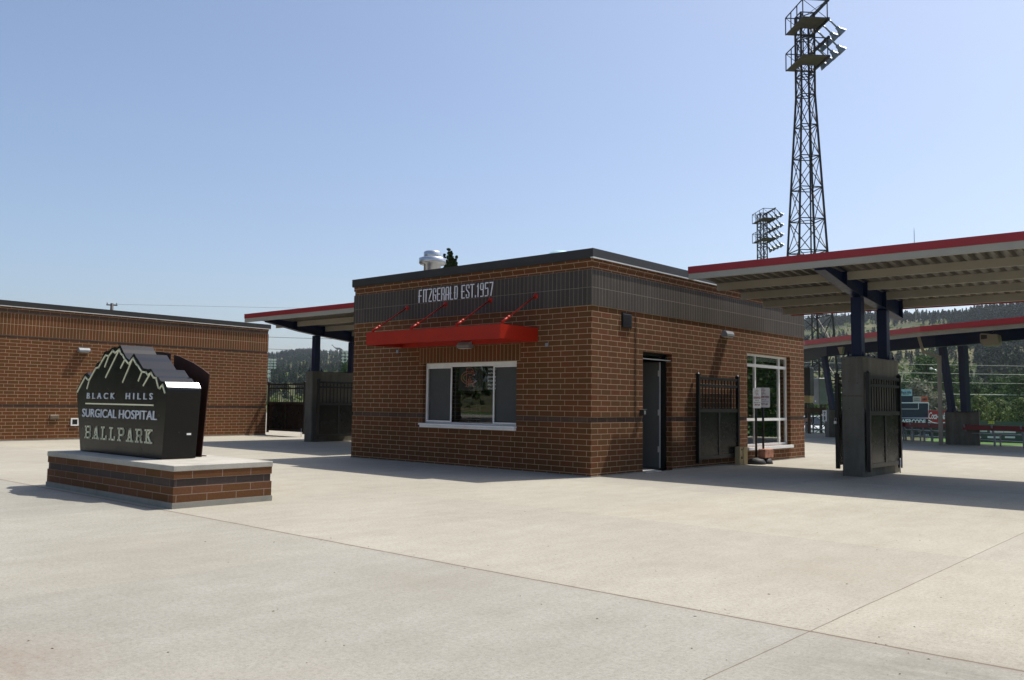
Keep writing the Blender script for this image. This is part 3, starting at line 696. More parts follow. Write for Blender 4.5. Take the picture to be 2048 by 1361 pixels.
for i in range(n):
    j = (i + 1) % n; top = 1 <= i < n - 2 and i != 0
    mb.f.append((i, i + n, j + n, j)); mb.m.append(1 if 2 <= i <= n - 4 else 0); mb.sm.append(False)
mb.f.append(tuple(range(n, 2 * n))); mb.m.append(0); mb.sm.append(False)
mb.build('cabinet', [m_signface, m_capmetal], sg)
RIDGEL = [(-4.387, 1.401), (-4.133, 1.622), (-4.047, 1.58), (-3.988, 1.572), (-3.78, 1.747), (-3.688, 1.759), (-3.617, 1.819), (-3.476, 1.93), (-3.369, 1.916), (-3.242, 1.99), (-3.165, 1.954), (-3.038, 2.003), (-2.989, 1.943), (-2.923, 1.915), (-2.851, 1.855), (-2.718, 1.787), (-2.6, 1.868), (-2.51, 1.789), (-2.439, 1.756), (-2.323, 1.673), (-2.203, 1.665), (-2.146, 1.627), (-2.058, 1.656), (-1.987, 1.594), (-1.909, 1.581), (-1.834, 1.458), (-1.795, 1.446), (-1.724, 1.494), (-1.653, 1.392)]
BRN = [[(-3.988, 1.572), (-4.055, 1.449)], [(-3.369, 1.916), (-3.483, 1.766)], [(-3.052, 1.99), (-3.436, 1.611)], [(-2.851, 1.855), (-2.969, 1.74)], [(-2.619, 1.856), (-2.885, 1.538)], [(-2.323, 1.67), (-2.412, 1.554)], [(-2.083, 1.644), (-2.261, 1.488)]]
mb = MB(); fs_ = lambda u, v, d: Vector((u, YF - .001 - d, v))
stroke(mb, RIDGEL, fs_, .022, .010)
for b_ in BRN: stroke(mb, b_, fs_, .022, .0085)
mb.build('mountain_outline', m_cream, sg)
mb = MB(); stroke(mb, [(-4.065, 1.224), (-1.96, 1.222)], fs_, .020, .010); mb.build('rule', m_cream, sg)
mb = MB(); text_mesh(mb, 'BLACK  HILLS', (-4.03, YF - .002, 1.296), (1, 0, 0), (0, 0, 1), 2.05, .088, .012, 1.75, .004); mb.build('lettering', m_silver, sg)
mb = MB(); text_mesh(mb, 'SURGICAL HOSPITAL', (-4.165, YF - .002, 1.025), (1, 0, 0), (0, 0, 1), 2.325, .122, .012, 1.0, .004); mb.build('lettering', m_silver, sg)
SLAB = {'B': [[(.15, .05), (.15, .95), (.75, .95), (.88, .82), (.88, .62), (.75, .5), (.15, .5)], [(.75, .5), (.9, .36), (.9, .18), (.75, .05), (.15, .05)], [(0, .05), (.2, .05)], [(0, .95), (.2, .95)]],
        'A': [[(.2, .05), (.45, .95), (.55, .95), (.8, .05)], [(.28, .34), (.72, .34)], [(.02, .05), (.36, .05)], [(.64, .05), (.98, .05)]],
        'L': [[(.25, .95), (.25, .05), (.88, .05), (.88, .26)], [(.04, .95), (.46, .95)], [(.04, .05), (.3, .05)]],
        'P': [[(.2, .05), (.2, .95), (.75, .95), (.9, .82), (.9, .58), (.75, .45), (.2, .45)], [(.02, .05), (.42, .05)], [(.02, .95), (.25, .95)]],
        'R': [[(.2, .05), (.2, .95), (.72, .95), (.86, .82), (.86, .62), (.72, .5), (.2, .5)], [(.55, .5), (.78, .36), (.78, .05), (.98, .05)], [(.02, .05), (.4, .05)], [(.02, .95), (.25, .95)]],
        'K': [[(.22, .05), (.22, .95)], [(.8, .95), (.28, .45)], [(.42, .58), (.82, .05)], [(.02, .05), (.42, .05)], [(.02, .95), (.42, .95)], [(.62, .95), (.96, .95)], [(.62, .05), (1., .05)]]}
x = -4.03; stp = 2.08 / 7.72
for c in 'BALLPARK':
    cw = stp * .70; HH = .182; mb = MB()
    for pl in SLAB[c]: stroke(mb, [(p * cw, q * HH) for p, q in pl], lambda p, q, d, x=x: Vector((x + p, YF - .0022 - d, .712 + q)), .024, .011)
    mb.build('letter', m_cream, sg); x += stp
mb = MB(); mb.box((-4.15, YF + .05, .513), (-1.75, YB - .05, .5215)); mb.build('base_plate', m_signface, sg)
mb = MB(); mb.box((-1.648, -6.86, .83), (-1.640, -6.80, .855)); mb.build('maker_plate', m_white, sg)
# arched steel plate behind, cut by a slot
ap = thing('arched_steel_plate', 'rust brown arched steel plate with a slot standing behind the black sign', 'steel plate', (-3.1, -6.5, .513))
arc = [(-1.76, 1.655), (-1.94, 1.73), (-2.2, 1.82), (-2.40, 1.87), (-2.604, 1.925), (-2.775, 1.953)]
mb = MB(); mb.prism([(-1.90, .513)] + arc + [(-2.775, .72), (-2.70, .513)], lambda u, v, k: Vector((u, -6.5 + .012 * k, v))); mb.build('right_plate', m_rust, ap)
arc2 = [(-2.88, 1.975), (-3.1, 2.0), (-3.3, 2.015), (-3.5, 2.01), (-3.75, 1.985), (-4.0, 1.93), (-4.22, 1.83), (-4.36, 1.70)]
mb = MB(); mb.prism([(-2.95, .513), (-2.88, .72)] + arc2 + [(-4.2, .513)], lambda u, v, k: Vector((u, -6.5 + .012 * k, v))); mb.build('left_plate', m_rust, ap)
mb = MB(); 
for x in (-2.3, -3.9): mb.box((x - .03, -6.487, .513), (x + .03, -6.40, 1.5))
mb.box((-4.1, -6.487, .513), (-2.0, -6.36, .525)); mb.build('rear_bracket', m_rust, ap)

# ================================================================== GATE CANOPIES
def deckz(y, yf): return 4.03 - .075 * (y - yf)
def canopy(label, x0, x1, yf, gx, dz):
    t_ = thing('gate_canopy', label, 'canopy', (gx, yf + 2, 0), 'gate canopies beside the ticket office')
    z = lambda y: deckz(y, yf) + dz
    yb = yf + 4.85
    mb = MB(); mb.box((x0, yf - .03, 3.945 + dz), (x1, yf, 4.085 + dz))
    # side and rear fascia follow the slope
    for xx in ((x0 - .003, x0 + .012), (x1 - .012, x1)):
        mb.add([(xx[0], yf, z(yf) - .06), (xx[1], yf, z(yf) - .06), (xx[1], yb, z(yb) - .06), (xx[0], yb, z(yb) - .06), (xx[0], yf, z(yf) + .055), (xx[1], yf, z(yf) + .055), (xx[1], yb, z(yb) + .055), (xx[0], yb, z(yb) + .055)],
               [(0, 3, 2, 1), (4, 5, 6, 7), (0, 1, 5, 4), (1, 2, 6, 5), (2, 3, 7, 6), (3, 0, 4, 7)])
    mb.box((x0 + .0, yb, z(yb) - .16), (x1, yb + .025, z(yb) + .03)); mb.build('fascia', m_fascia, t_)
    mb = MB(); mb.box((x0 + .01, yf + .001, 3.825 + dz), (x1 - .01, yf + .05, 3.944 + dz)); mb.box((x0 + .01, yf - .02, 3.825 + dz), (x1 - .01, yf + .001, 3.944 + dz)); mb.build('edge_channel', m_greybeige, t_)
    # ribbed deck: trapezoid ribs along the slope
    mb = MB(); pitch = .203; nn = int((x1 - x0 - .03) / pitch); P = []
    x = x0 + .015
    for i in range(nn):
        a = x + i * pitch; P += [(a, 0), (a + .045, .0), (a + .058, .075), (a + .180, .075), (a + .193, 0)]
    P.append((x + nn * pitch, 0)); vs = []; 
    for yy in (yf + .05, yb):
        for px, pz in P: vs.append((px, yy, z(yy) - .07 + pz))
    for yy in (yf + .05, yb):
        for px, pz in P: vs.append((px, yy, z(yy) - .068 + pz + .003))
    m_ = len(P); fs = [(i, i + 1, i + 1 + m_, i + m_) for i in range(m_ - 1)] + [(i + 2 * m_, i + 3 * m_, i + 1 + 3 * m_, i + 1 + 2 * m_) for i in range(m_ - 1)]
    mb.add(vs, fs); mb.build('roof_deck', m_deck, t_)
    mb = MB(); mb.add([(x0 + .02, yf + .02, z(yf) + .012), (x1 - .02, yf + .02, z(yf) + .012), (x1 - .02, yb, z(yb) + .012), (x0 + .02, yb, z(yb) + .012), (x0 + .02, yf + .02, z(yf) + .03), (x1 - .02, yf + .02, z(yf) + .03), (x1 - .02, yb, z(yb) + .03), (x0 + .02, yb, z(yb) + .03)],
                    [(0, 3, 2, 1), (4, 5, 6, 7), (0, 1, 5, 4), (1, 2, 6, 5), (2, 3, 7, 6), (3, 0, 4, 7)]); mb.build('roof_sheet', m_greybeige, t_)
    for k, yy in enumerate((yf + 1.12, yf + 2.20, yf + 3.28, yf + 4.33)):
        for xa, xb_ in ((x0 + .02, gx - .105), (gx + .105, x1 - .015)):
            mb = MB(); zz = z(yy) - .072
            mb.box((xa, yy, zz - .15), (xb_, yy + .008, zz)); mb.box((xa, yy + .008, zz - .15), (xb_, yy + .065, zz - .142)); mb.box((xa, yy + .008, zz - .008), (xb_, yy + .065, zz - .0005)); mb.box((xa, yy + .057, zz - .142), (xb_, yy + .065, zz - .12))
            mb.build('purlin', m_purlin, t_)
    # girder with tapered underside
    s_ = yf - 2.55; G = [(2.62, 3.80), (3.85, 3.585), (4.6, 3.50), (5.8, 3.385), (7.0, 3.24)]
    mb = MB(); poly = [(a + s_, b + dz) for a, b in G] + [(7.0 + s_, z(7.0 + s_) - .05), (2.62 + s_, z(2.62 + s_) - .05)]
    poly[-1] = (2.62 + s_, 3.925 + dz)
    mb.prism(poly, lambda u, v, k: Vector((gx - .02 + .04 * k, u, v)))
    for (a, b), (c, d) in zip(G[:-1], G[1:]): mb.add([(gx - .1, a + s_, b + dz), (gx + .1, a + s_, b + dz), (gx + .1, c + s_, d + dz), (gx - .1, c + s_, d + dz), (gx - .1, a + s_, b + dz - .016), (gx + .1, a + s_, b + dz - .016), (gx + .1, c + s_, d + dz - .016), (gx - .1, c + s_, d + dz - .016)],
        [(0, 1, 2, 3), (7, 6, 5, 4), (0, 4, 5, 1), (1, 5, 6, 2), (2, 6, 7, 3), (3, 7, 4, 0)])
    mb.prism([(2.62 + s_, 3.80 + dz), (2.62 + s_, 3.925 + dz), (2.64 + s_, 3.925 + dz), (2.64 + s_, 3.80 + dz)], lambda u, v, k: Vector((gx - .1 + .2 * k, u, v)))
    ys = [2.64 + s_, 7.0 + s_]; mb.add([(gx - .1, ys[0], z(ys[0]) - .062), (gx + .1, ys[0], z(ys[0]) - .062), (gx + .1, ys[1], z(ys[1]) - .062), (gx - .1, ys[1], z(ys[1]) - .062), (gx - .1, ys[0], z(ys[0]) - .047), (gx + .1, ys[0], z(ys[0]) - .047), (gx + .1, ys[1], z(ys[1]) - .047), (gx - .1, ys[1], z(ys[1]) - .047)],
        [(0, 3, 2, 1), (4, 5, 6, 7), (0, 1, 5, 4), (1, 2, 6, 5), (2, 3, 7, 6), (3, 0, 4, 7)])
    for yy in (yf + 1.12, yf + 2.2, yf + 3.28, yf + 4.33):
        bz = [b + (d - b) * (yy - s_ - a) / (c - a) for (a, b), (c, d) in zip(G[:-1], G[1:]) if a <= yy - s_ <= c][0]
        mb.box((gx - .1, yy - .006, bz + dz), (gx + .1, yy + .006, z(yy) - .063))
    mb.build('girder', m_navy, t_)
    for yc, zt in ((4.50, 3.495), (5.96, 3.365)):
        c = yc + s_; zb = 2.30 if dz == 0 else 2.25
        mb = MB(); mb.bbox((gx - .115, c - .1, zb + .02), (gx + .085, c + .1, zt + dz - .012), .012); co = mb.build('column', m_navy, t_)
        mb = MB(); mb.box((gx - .185, c - .17, zb), (gx + .155, c + .17, zb + .02))
        for a in (-.155, .125):
            for b in (-.14, .14): mb.lathe([(0, .10), (.012, .10), (.012, .055), (.022, .055), (.022, .02)], (gx + a, c + b, zb), 8)
        mb.build('base_plate', m_navy, co)
    return t_
canopy('metal gate canopy with red fascia over the right-hand gates', .52, 10.2, 2.55, 3.165, 0)
canopy('smaller looking red-edged gate canopy left of the ticket office, beside the long brick building', -15.10, -7.25, 2.15, -14.0, -.08)
def pier(label, x0, x1, y0, y1, h):
    t_ = thing('concrete_pier', label, 'pier', ((x0 + x1) / 2, y0, 0), 'concrete piers under the canopies')
    mb = MB(); mb.bbox((x0, y0, -.04), (x1, y1, h), .018); mb.build('block', m_pier, t_)
    return t_
p1 = pier('tall concrete pier in front carrying the right gate canopy', 2.945, 3.365, 4.15, 6.2, 2.297)
mb = MB(); mb.box((2.943, 4.147, 1.53), (3.367, 4.151, 1.542)); mb.build('form_line', m_accent, p1)
pier('concrete pier carrying the canopy left of the ticket office', -14.2, -13.83, 3.86, 6.9, 2.247)
def gate(label, L, loc, rot, group='black metal gate leaves'):
    t_ = thing('gate_leaf', label, 'gate', (0, 0, 0), group)
    for x in (0, L):
        mb = MB(); mb.box((x - .035, -.035, .10), (x + .035, .035, 1.96)); mb.box((x - .045, -.045, 1.96), (x + .045, .045, 1.985)); mb.lathe([(.045, 1.985), (.02, 2.015), (0, 2.02)], (x, 0, 0), 4); mb.build('post', m_black, t_)
    mb = MB()
    for z0, z1 in ((1.87, 1.925), (1.72, 1.775), (1.17, 1.25), (.17, .25)): mb.box((.035, -.022, z0), (L - .035, .022, z1))
    mb.box((L / 2 - .035, -.02, .25), (L / 2 + .035, .02, 1.17)); mb.build('rail', m_black, t_)
    mb = MB(); n = int((L - .1) / .135)
    for k in range(1, n):
        x = .035 + (L - .07) * k / n; mb.box((x - .010, -.010, 1.25), (x + .010, .010, 1.72)); mb.box((x - .010, -.010, 1.775), (x + .010, .010, 1.87))
    mb.build('pickets', m_black, t_)
    for a, b in ((.035, L / 2 - .035), (L / 2 + .035, L - .035)):
        mb = MB(); mb.box((a, -.006, .25), (b, .006, 1.17)); mb.build('panel', m_blackpanel, t_)
    mb = MB(); mb.tube([(L - .10, -.03, .30), (L - .10, -.03, .0)], .012); mb.build('drop_bolt', m_galv, t_)
    t_.location = loc; t_.rotation_euler.z = rot; return t_
gate('black metal gate leaf folded back beside the brick wall between door and side window', 1.78, (.075, 3.71, 0), math.pi / 2)
g1 = gate('black metal gate leaf folded against the near side of the tall front pier', 1.78, (3.44, 4.19, 0), math.pi / 2)
g2 = gate('black gate leaf seen edge-on with a padlock, left of the tall front pier', 1.66, (2.68, 4.62, 0), math.pi / 2 + .03)
gate('black gate leaf folded against the pier left of the ticket office, in shade', 1.62, (-13.62, 3.95, 0), math.pi / 2)
gate('wide dark gate panel standing closed between the long brick building and its pier', 2.30, (-19.42, 5.9, 0), 0)
pl = thing('padlock', 'small brass padlock hanging on the edge-on gate left of the tall pier', 'padlock', (2.60, 4.60, 1.0))
mb = MB(); mb.bbox((2.63, 4.545, .985), (2.69, 4.575, 1.045), .006); mb.build('body', m_galv, pl)
mb = MB(); mb.tube([(2.642, 4.56, 1.045)] + [(2.66 - .018 * math.cos(a), 4.56, 1.085 + .018 * math.sin(a)) for a in [math.pi * k / 6 for k in range(7)]] + [(2.678, 4.56, 1.045)], .005, 6); mb.build('shackle', m_galv, pl)

# ================================================================== RESERVED SIGNS, BLOCKS
def parksign(label, base, yawf, yaws, hs):
    t_ = thing('parking_sign', label, 'sign', base, 'reserved parking signs by the side window')
    b = Vector(base); mb = MB(); mb.tube([b + Vector((0, 0, .02)), b + Vector((0, 0, hs + .40))], .026, 10); mb.build('post', m_black, t_)
    mb = MB(); mb.lathe([(.0, .0), (.215, 0), (.205, .05), (.17, .12), (.15, .125), (.06, .15), (.0, .15)], b, 20); mb.build('base', m_rubber, t_)
    xd = Vector((math.cos(yawf), math.sin(yawf), 0)); nd = xd.cross(Vector((0, 0, 1)))
    o = b + nd * .03 + Vector((0, 0, hs)); W_, H_ = .305, .457; r = .03
    P = []
    for cx, cy, a0 in ((W_ / 2 - r, r, -90), (W_ / 2 - r, H_ - r, 0), (-W_ / 2 + r, H_ - r, 90), (-W_ / 2 + r, r, 180)):
        for k in range(5): P.append((cx + r * math.cos(R(a0 + 22.5 * k)), cy + r * math.sin(R(a0 + 22.5 * k))))
    f = lambda u, v, k: o + xd * u + Vector((0, 0, v)) + nd * (.003 * k)
    mb = MB(); mb.prism(P, f); pn = mb.build('panel', m_signwhite, t_)
    mb = MB(); logo(mb, o + Vector((0, 0, .36)) + nd * .0035, xd, (0, 0, 1), .09, .034, .001)
    text_mesh(mb, 'RESERVED', o - xd * .13 + Vector((0, 0, .215)) + nd * .0035, xd, (0, 0, 1), .265, .050, .001, 1, .03)
    text_mesh(mb, yaws, o - xd * .09 + Vector((0, 0, .055)) + nd * .0035, xd, (0, 0, 1), .19, .043, .001, 1, .03); mb.build('red_print', m_redtxt, pn)
    mb = MB(); text_mesh(mb, 'POST 22', o - xd * .065 + Vector((0, 0, .165)) + nd * .0035, xd, (0, 0, 1), .13, .026, .001, 1, .006)
    text_mesh(mb, 'PARKING PERMIT ONLY', o - xd * .13 + Vector((0, 0, .122)) + nd * .0035, xd, (0, 0, 1), .26, .018, .001); mb.build('small_print', m_greytxt, pn)
    return t_
parksign('white RESERVED SPOT #4 sign turned edgeways, nearer of the two by the side window', (.31, 5.92, 0), R(80), 'SPOT #4', 1.27)
parksign('white RESERVED SPOT #1 sign facing the plaza, right of its twin by the side window', (.34, 6.22, 0), R(36), 'SPOT #1', 1.29)
bk = thing('timber_block', 'pale timber block with a rough bite taken out, leaning by the black gate', 'timber block', (.12, 5.35, 0))
mb = MB(); mb.box((.10, 5.30, 0), (.22, 5.36, .40)); mb.box((.10, 5.36, 0), (.22, 5.44, .13)); mb.box((.10, 5.36, .19), (.22, 5.42, .32)); mb.box((.10, 5.36, .355), (.22, 5.47, .40)); mb.bbox((.12, 5.47, 0), (.23, 5.66, .395), .004); mb.box((.10, 5.44, 0), (.22, 5.47, .40)); mb.build('block', m_cinder, bk)
rb = MB(); rb.bbox((.33, 5.98, .14), (.50, 6.42, .34), .012); tag(rb.build('stone_block', m_redstone, loc=(.38, 6.1, .15)), 'mottled red stone block weighing down the rubber sign bases', 'stone block')

# ================================================================== BACK CONCOURSE CANOPY
bc = thing('concourse_canopy', 'curved red-edged roof on navy steel over the bleacher concourse at the back', 'canopy', (0, 22, 0))
ZR = 4.08
FR = [(-13.5, 33.0), (-10.6, 28.3), (-5.66, 22.88), (.165, 18.65), (3.54, 17.33), (8.2, 16.0), (16, 15.2)]
BK = [(-8.3, 37.5), (-5.9, 33.6), (-1.6, 29.0), (3.1, 25.7), (6.2, 24.6), (10.4, 23.6), (17.4, 22.9)]
ZF = [4.08, 4.08, 4.08, 4.08, 4.12, 4.15, 4.2]
mb = MB(); n = len(FR)
vs = [(a, b, ZF[i] - .02) for i, (a, b) in enumerate(FR)] + [(a, b, ZF[i] + .72) for i, (a, b) in enumerate(BK)] + [(a, b, ZF[i] - .06) for i, (a, b) in enumerate(FR)] + [(a, b, ZF[i] + .68) for i, (a, b) in enumerate(BK)]
fs = [(i, i + 1, n + i + 1, n + i) for i in range(n - 1)] + [(2 * n + i, 3 * n + i, 3 * n + i + 1, 2 * n + i + 1) for i in range(n - 1)]
mb.add(vs, fs); mb.build('roof_deck', m_beige, bc)
def strip(mb, pts, zs, lo, hi, th):
    for i in range(len(pts) - 1):
        a = Vector((*pts[i], 0)); b = Vector((*pts[i + 1], 0)); d = (b - a).normalized(); nn_ = Vector((-d.y, d.x, 0)) * th
        A, B = Vector((a.x, a.y, zs[i])), Vector((b.x, b.y, zs[i + 1])); L, H_ = Vector((0, 0, lo)), Vector((0, 0, hi))
        mb.add([A + L, B + L, B + L + nn_, A + L + nn_, A + H_, B + H_, B + H_ + nn_, A + H_ + nn_], [(0, 3, 2, 1), (4, 5, 6, 7), (0, 1, 5, 4), (1, 2, 6, 5), (2, 3, 7, 6), (3, 0, 4, 7)])
mb = MB(); strip(mb, FR, ZF, -.16, .03, .03); strip(mb, BK, [z + .75 for z in ZF], -.15, .02, .03); mb.build('fascia', m_fascia, bc)
mb = MB(); FR2 = [(a + .05, b + .06) for a, b in FR]; strip(mb, FR2, ZF, -.24, -.165, .12); strip(mb, FR2, ZF, -.30, -.245, .06); mb.build('gutter', m_beige, bc)
BM_ = [(-10.9, 33.8), (-9.0, 29.9), (-5.72, 25.33), (-.3, 22.05), (.62, 21.85), (4.2, 20.6), (9.5, 19.3), (16.6, 18.6)]
ZB_ = [4.0, 4.0, 4.0, 4.05, 4.08, 4.2, 4.25, 4.3]
mb = MB(); strip(mb, BM_, ZB_, -.42, .14, .02); strip(mb, BM_, ZB_, -.44, -.421, .16); strip(mb, BM_, ZB_, .141, .16, .16); mb.build('ring_beam', m_navy, bc)
def gcol(a, b, w=.2):
    mb = MB(); mb.bar(a, b, w, w, up=(.4, .9, 0)); return mb.build('column', m_navy, bc)
gcol((-5.80, 25.28, 3.56), (-5.50, 25.38, 1.22)); gcol((-.04, 22.0, 3.6), (.20, 22.12, 1.22)); gcol((.66, 21.95, 3.62), (.66, 22.15, 1.22), .24)
gcol((6.9, 20.1, 3.8), (6.9, 20.3, 1.22))
mb = MB(); mb.bar((-.5, 20.72, 3.93), (-.37, 20.76, 3.40), .13, .1); mb.bar((-.40, 20.76, 3.38), (.10, 20.92, 3.19), .11, .1); mb.bbox((.06, 20.88, .02), (.19, 20.99, 3.22), .01); mb.box((.12, 20.84, .1), (.20, 20.88, .55)); mb.build('downspout', m_beige, bc)
mb = MB(); mb.prism([(0, 0), (.12, -.3), (.2, -.3), (.3, 0)], lambda u, v, k: Vector((-4.72 + u, 24.0 - u * .6 + .25 * k, 3.86 + v))); mb.build('bracket', m_beige, bc); mb = MB(); mb.prism([(0, 0), (-.0, -.18), (.12, -.18), (.3, 0)], lambda u, v, k: Vector((-3.62 + u, 23.2 - u * .6 + .25 * k, 3.86 + v))); mb.build('bracket', m_beige, bc)
sp = thing('box_speaker', 'beige box loudspeaker hung under the back canopy beam, right of its column', 'speaker', (1.9, 20.4, 3.6))
mb = MB(); mb.prism([(1.62, 3.62), (1.62, 3.90), (1.66, 3.92), (2.16, 3.86), (2.2, 3.50), (1.74, 3.48)], lambda u, v, k: Vector((u, 20.30 + .5 * k, v))); mb.build('housing', m_beige, sp)
mb = MB(); mb.prism([(1.65, 3.71), (1.65, 3.87), (1.84, 3.86), (1.84, 3.73)], lambda u, v, k: Vector((u, 20.297 + .003 * k, v))); mb.build('grille', m_blackad, sp)
mb = MB(); mb.tube([(1.9, 20.6, 3.88), (1.9, 21.0, 4.0)], .03); mb.build('hanger', m_navy, sp)
def bpier(label, c, rot, sx, sy, h=1.2):
    t_ = thing('concrete_pier', label, 'pier', (0, 0, 0), 'concrete piers under the canopies')
    mb = MB(); mb.bbox((-sx / 2, -sy / 2, -.02), (sx / 2, sy / 2, h), .015); mb.build('block', m_pier, t_)
    mb = MB(); mb.box((-sx / 2 + .02, -.16, h), (sx / 2 - .02, .16, h + .02))
    for a in [-sx / 2 + .06 + (sx - .12) * k / 6 for k in range(7)]:
        for b in (-.12, .12): mb.lathe([(0, .10), (.014, .10), (.014, .055), (.026, .055), (.026, .02)], (a, b, h), 8)
    mb.build('base_plate', m_navy, t_); t_.location = c; t_.rotation_euler.z = rot; return t_
bpier('squat concrete pier under the back canopy beside the downspout', (.42, 22.62, 0), R(12), 1.12, .85)
pp = bpier('squat concrete pier with a white sign, seen between the ticket office and the tall pier', (-5.32, 25.95, 0), R(40), 1.3, .55)
# the small white sign on that pier
sn = thing('restroom_sign', 'small white sign with an arrow and a figure on the far concrete pier', 'sign', (-5.9, 25.2, .9)); sgp = at(1649.3, 832, 40.2)
rr = hdir(1649); rx = Vector((rr.y, -rr.x, 0))
q = Matrix.Rotation(R(-8), 3, 'Z') @ rx
mb = MB(); mb.prism([(-.09, -.24), (.09, -.24), (.09, .24), (-.09, .24)], lambda u, v, k: sgp + q * u + Vector((0, 0, v)) + rr * (.01 * k)); mb.build('panel', m_white, sn)
mb = MB(); fpl = lambda u, v, d: sgp + q * u + Vector((0, 0, v)) - rr * (.001 + d)
stroke(mb, [(0, .05), (0, .17)], fpl, .025, .003); stroke(mb, [(-.04, .13), (0, .18), (.04, .13)], fpl, .02, .003); stroke(mb, [(0, -.17), (0, -.03)], fpl, .05, .003); stroke(mb, [(-.03, -.10), (.04, -.10)], fpl, .02, .003); mb.build('symbols', m_greytxt, sn)

# ================================================================== BENCHES
m_benchgrey = paint('weathered_aluminium', (.24, .25, .26), .5, .2, .1, 5)
def bench_proto():
    t_ = thing('bleacher_bench', 'x', 'bench', (0, 0, 0), 'red-backed bleacher benches along the concourse edge')
    for x in (-1.05, 0, 1.05):
        mb = MB(); mb.bar((x, 0, 0), (x, 0, .42), .05); mb.bar((x, -.02, .40), (x, -.16, .76), .06, .04); mb.bar((x, -.02, .40), (x, .38, .40), .05, .04); mb.bar((x, .34, 0), (x, .34, .4), .04); mb.bar((x, 0, .16), (x, .7, .16), .04, .03); mb.build('support', m_benchgrey, t_)
    mb = MB(); mb.bbox((-1.2, -.135, .56), (1.2, -.100, .745), .005); mb.build('backrest', m_benchred, t_)
    mb = MB(); mb.bbox((-1.2, .02, .42), (1.2, .30, .455), .006); mb.build('seat', m_benchgrey, t_)
    mb = MB(); mb.bbox((-1.2, .45, .175), (1.2, .70, .20), .006); mb.build('footboard', m_benchgrey, t_)
    return t_
b0 = bench_proto()
spots = [((1.62, 21.95), -20, 'red-backed bench at the right edge, first right of the downspout pier'), ((4.3, 21.1), -18, 'red-backed bench cut by the right edge of the photo'),
         ((-1.0, 23.9), -33, 'red-backed bench in shade between tall pier and downspout'), ((-3.2, 25.5), -38, 'red-backed bench mostly hidden behind the tall front pier'),
         ((-9.1, 31.1), -50, 'low red-backed bench by the parked cars beyond the ticket office'), ((-2.3, 24.9), -33, 'red-backed bench in the second row behind the tall pier gate')]
for i, ((x, y), a, l) in enumerate(spots):
    o = b0 if i == 0 else copy_tree(b0)
    o.location = (x, y, 0 if i != 5 else -.0); o.rotation_euler.z = R(a); o['label'] = l

# ================================================================== LIGHT TOWERS
def tower_proto():
    t_ = thing('light_tower', 'x', 'light tower', (0, 0, 0), 'steel lattice light towers')
    mb = MB(); Zs = [0]; 
    while Zs[-1] < 21.3: Zs.append(Zs[-1] + 1.94)
    Zs = [z for z in Zs if z < 21.2] + [21.3, 22.5, 23.7, 24.9, 26.4]
    half = lambda z: 1.40 * (1 - z / 21.3) + .42 * (z / 21.3) if z < 21.3 else .42
    cor = [(-1, -1), (1, -1), (1, 1), (-1, 1)]
    P = lambda i, z: Vector((cor[i % 4][0] * half(z), cor[i % 4][1] * half(z), z))
    for z0, z1 in zip(Zs[:-1], Zs[1:]):
        for i in range(4):
            mb.bar(P(i, z0), P(i, z1), .10)
            mb.bar(P(i, z1), P(i + 1, z1), .05); mb.bar(P(i, z0), P(i + 1, z1), .04); mb.bar(P(i + 1, z0), P(i, z1), .04)
        mb.bar(P(0, z1), P(2, z1), .04)
    for k in range(60):
        z = 1 + k * .35 * 1.0
        if z < 21 and k % 2 == 0: mb.bar(P(3, z), P(3, z) + Vector((-.14, .03, 0)), .03)
    mb.bar((.1, .2, 0), (.1, .2, 22), .07); mb.build('lattice', m_tower, t_)
    # local: x runs along the walkways, y points out to the lamps
    for zp in (23.05, 25.35):
        mb = MB(); mb.box((-.62, -.95, zp), (-.45, .55, zp + .06)); mb.box((.45, -.95, zp), (1.95, .55, zp + .06)); mb.box((-.45, -.95, zp), (.45, -.43, zp + .06)); pf = mb.build('walkway', m_deckplate, t_)
        mb = MB()
        for x in (-.62, .2, 1.1, 1.95):
            mb.bar((x, -.95, zp), (x, -.95, zp + 1.1), .05)
        for x in (-.62, 1.95): mb.bar((x, .55, zp), (x, .55, zp + 1.1), .05); mb.bar((x, -.95, zp + 1.1), (x, .55, zp + 1.1), .05); mb.bar((x, -.95, zp), (x, .55, zp + 1.1), .025); mb.bar((x, .55, zp), (x, -.95, zp + 1.1), .025)
        mb.bar((-.62, -.95, zp + 1.1), (1.95, -.95, zp + 1.1), .05); mb.bar((-.62, -.95, zp + .05), (-.6, -.95, zp + 1.1), .025); mb.bar((-.6, -.95, zp + .05), (-.62, -.95, zp + 1.1), .025); mb.build('railing', m_tower, pf)
        for zb in (zp - .02, zp + 1.15):
            mb = MB(); mb.bar((-.62, .62, zb), (2.0, .62, zb), .12, .16); br = mb.build('light_bar', m_tower, t_)
            for k in range(4):
                x = -.5 + k * .80
                mb = MB(); c = Vector((x, .66, zb - .05)); h = c + Vector((0, .58, -.50))
                mb.tube([c, c + Vector((0, .16, -.10)), h + Vector((0, -.12, .1))], .05, 6)
                ax = Vector((.0, .72, -.69)).normalized()
                mb.lathe([(.0, -.34), (.11, -.32), (.13, -.12), (.18, -.04), (.25, .08), (.29, .18), (.30, .21), (.28, .20), (.0, .10)], h + ax * .18, 14, ax)
                mb.build('floodlight', m_lampm, br)
    return t_
tw = tower_proto()
adir = Vector((.722, -.692, 0)); ang = math.atan2(adir.y, adir.x)
T1_ = at(1618, 815, 55); tw.location = (T1_.x, T1_.y, -1.0); tw.rotation_euler.z = ang; tw.scale = (1, 1, 1.0)
tw['label'] = 'tall steel lattice light tower behind the ticket office, cut off by the top edge'
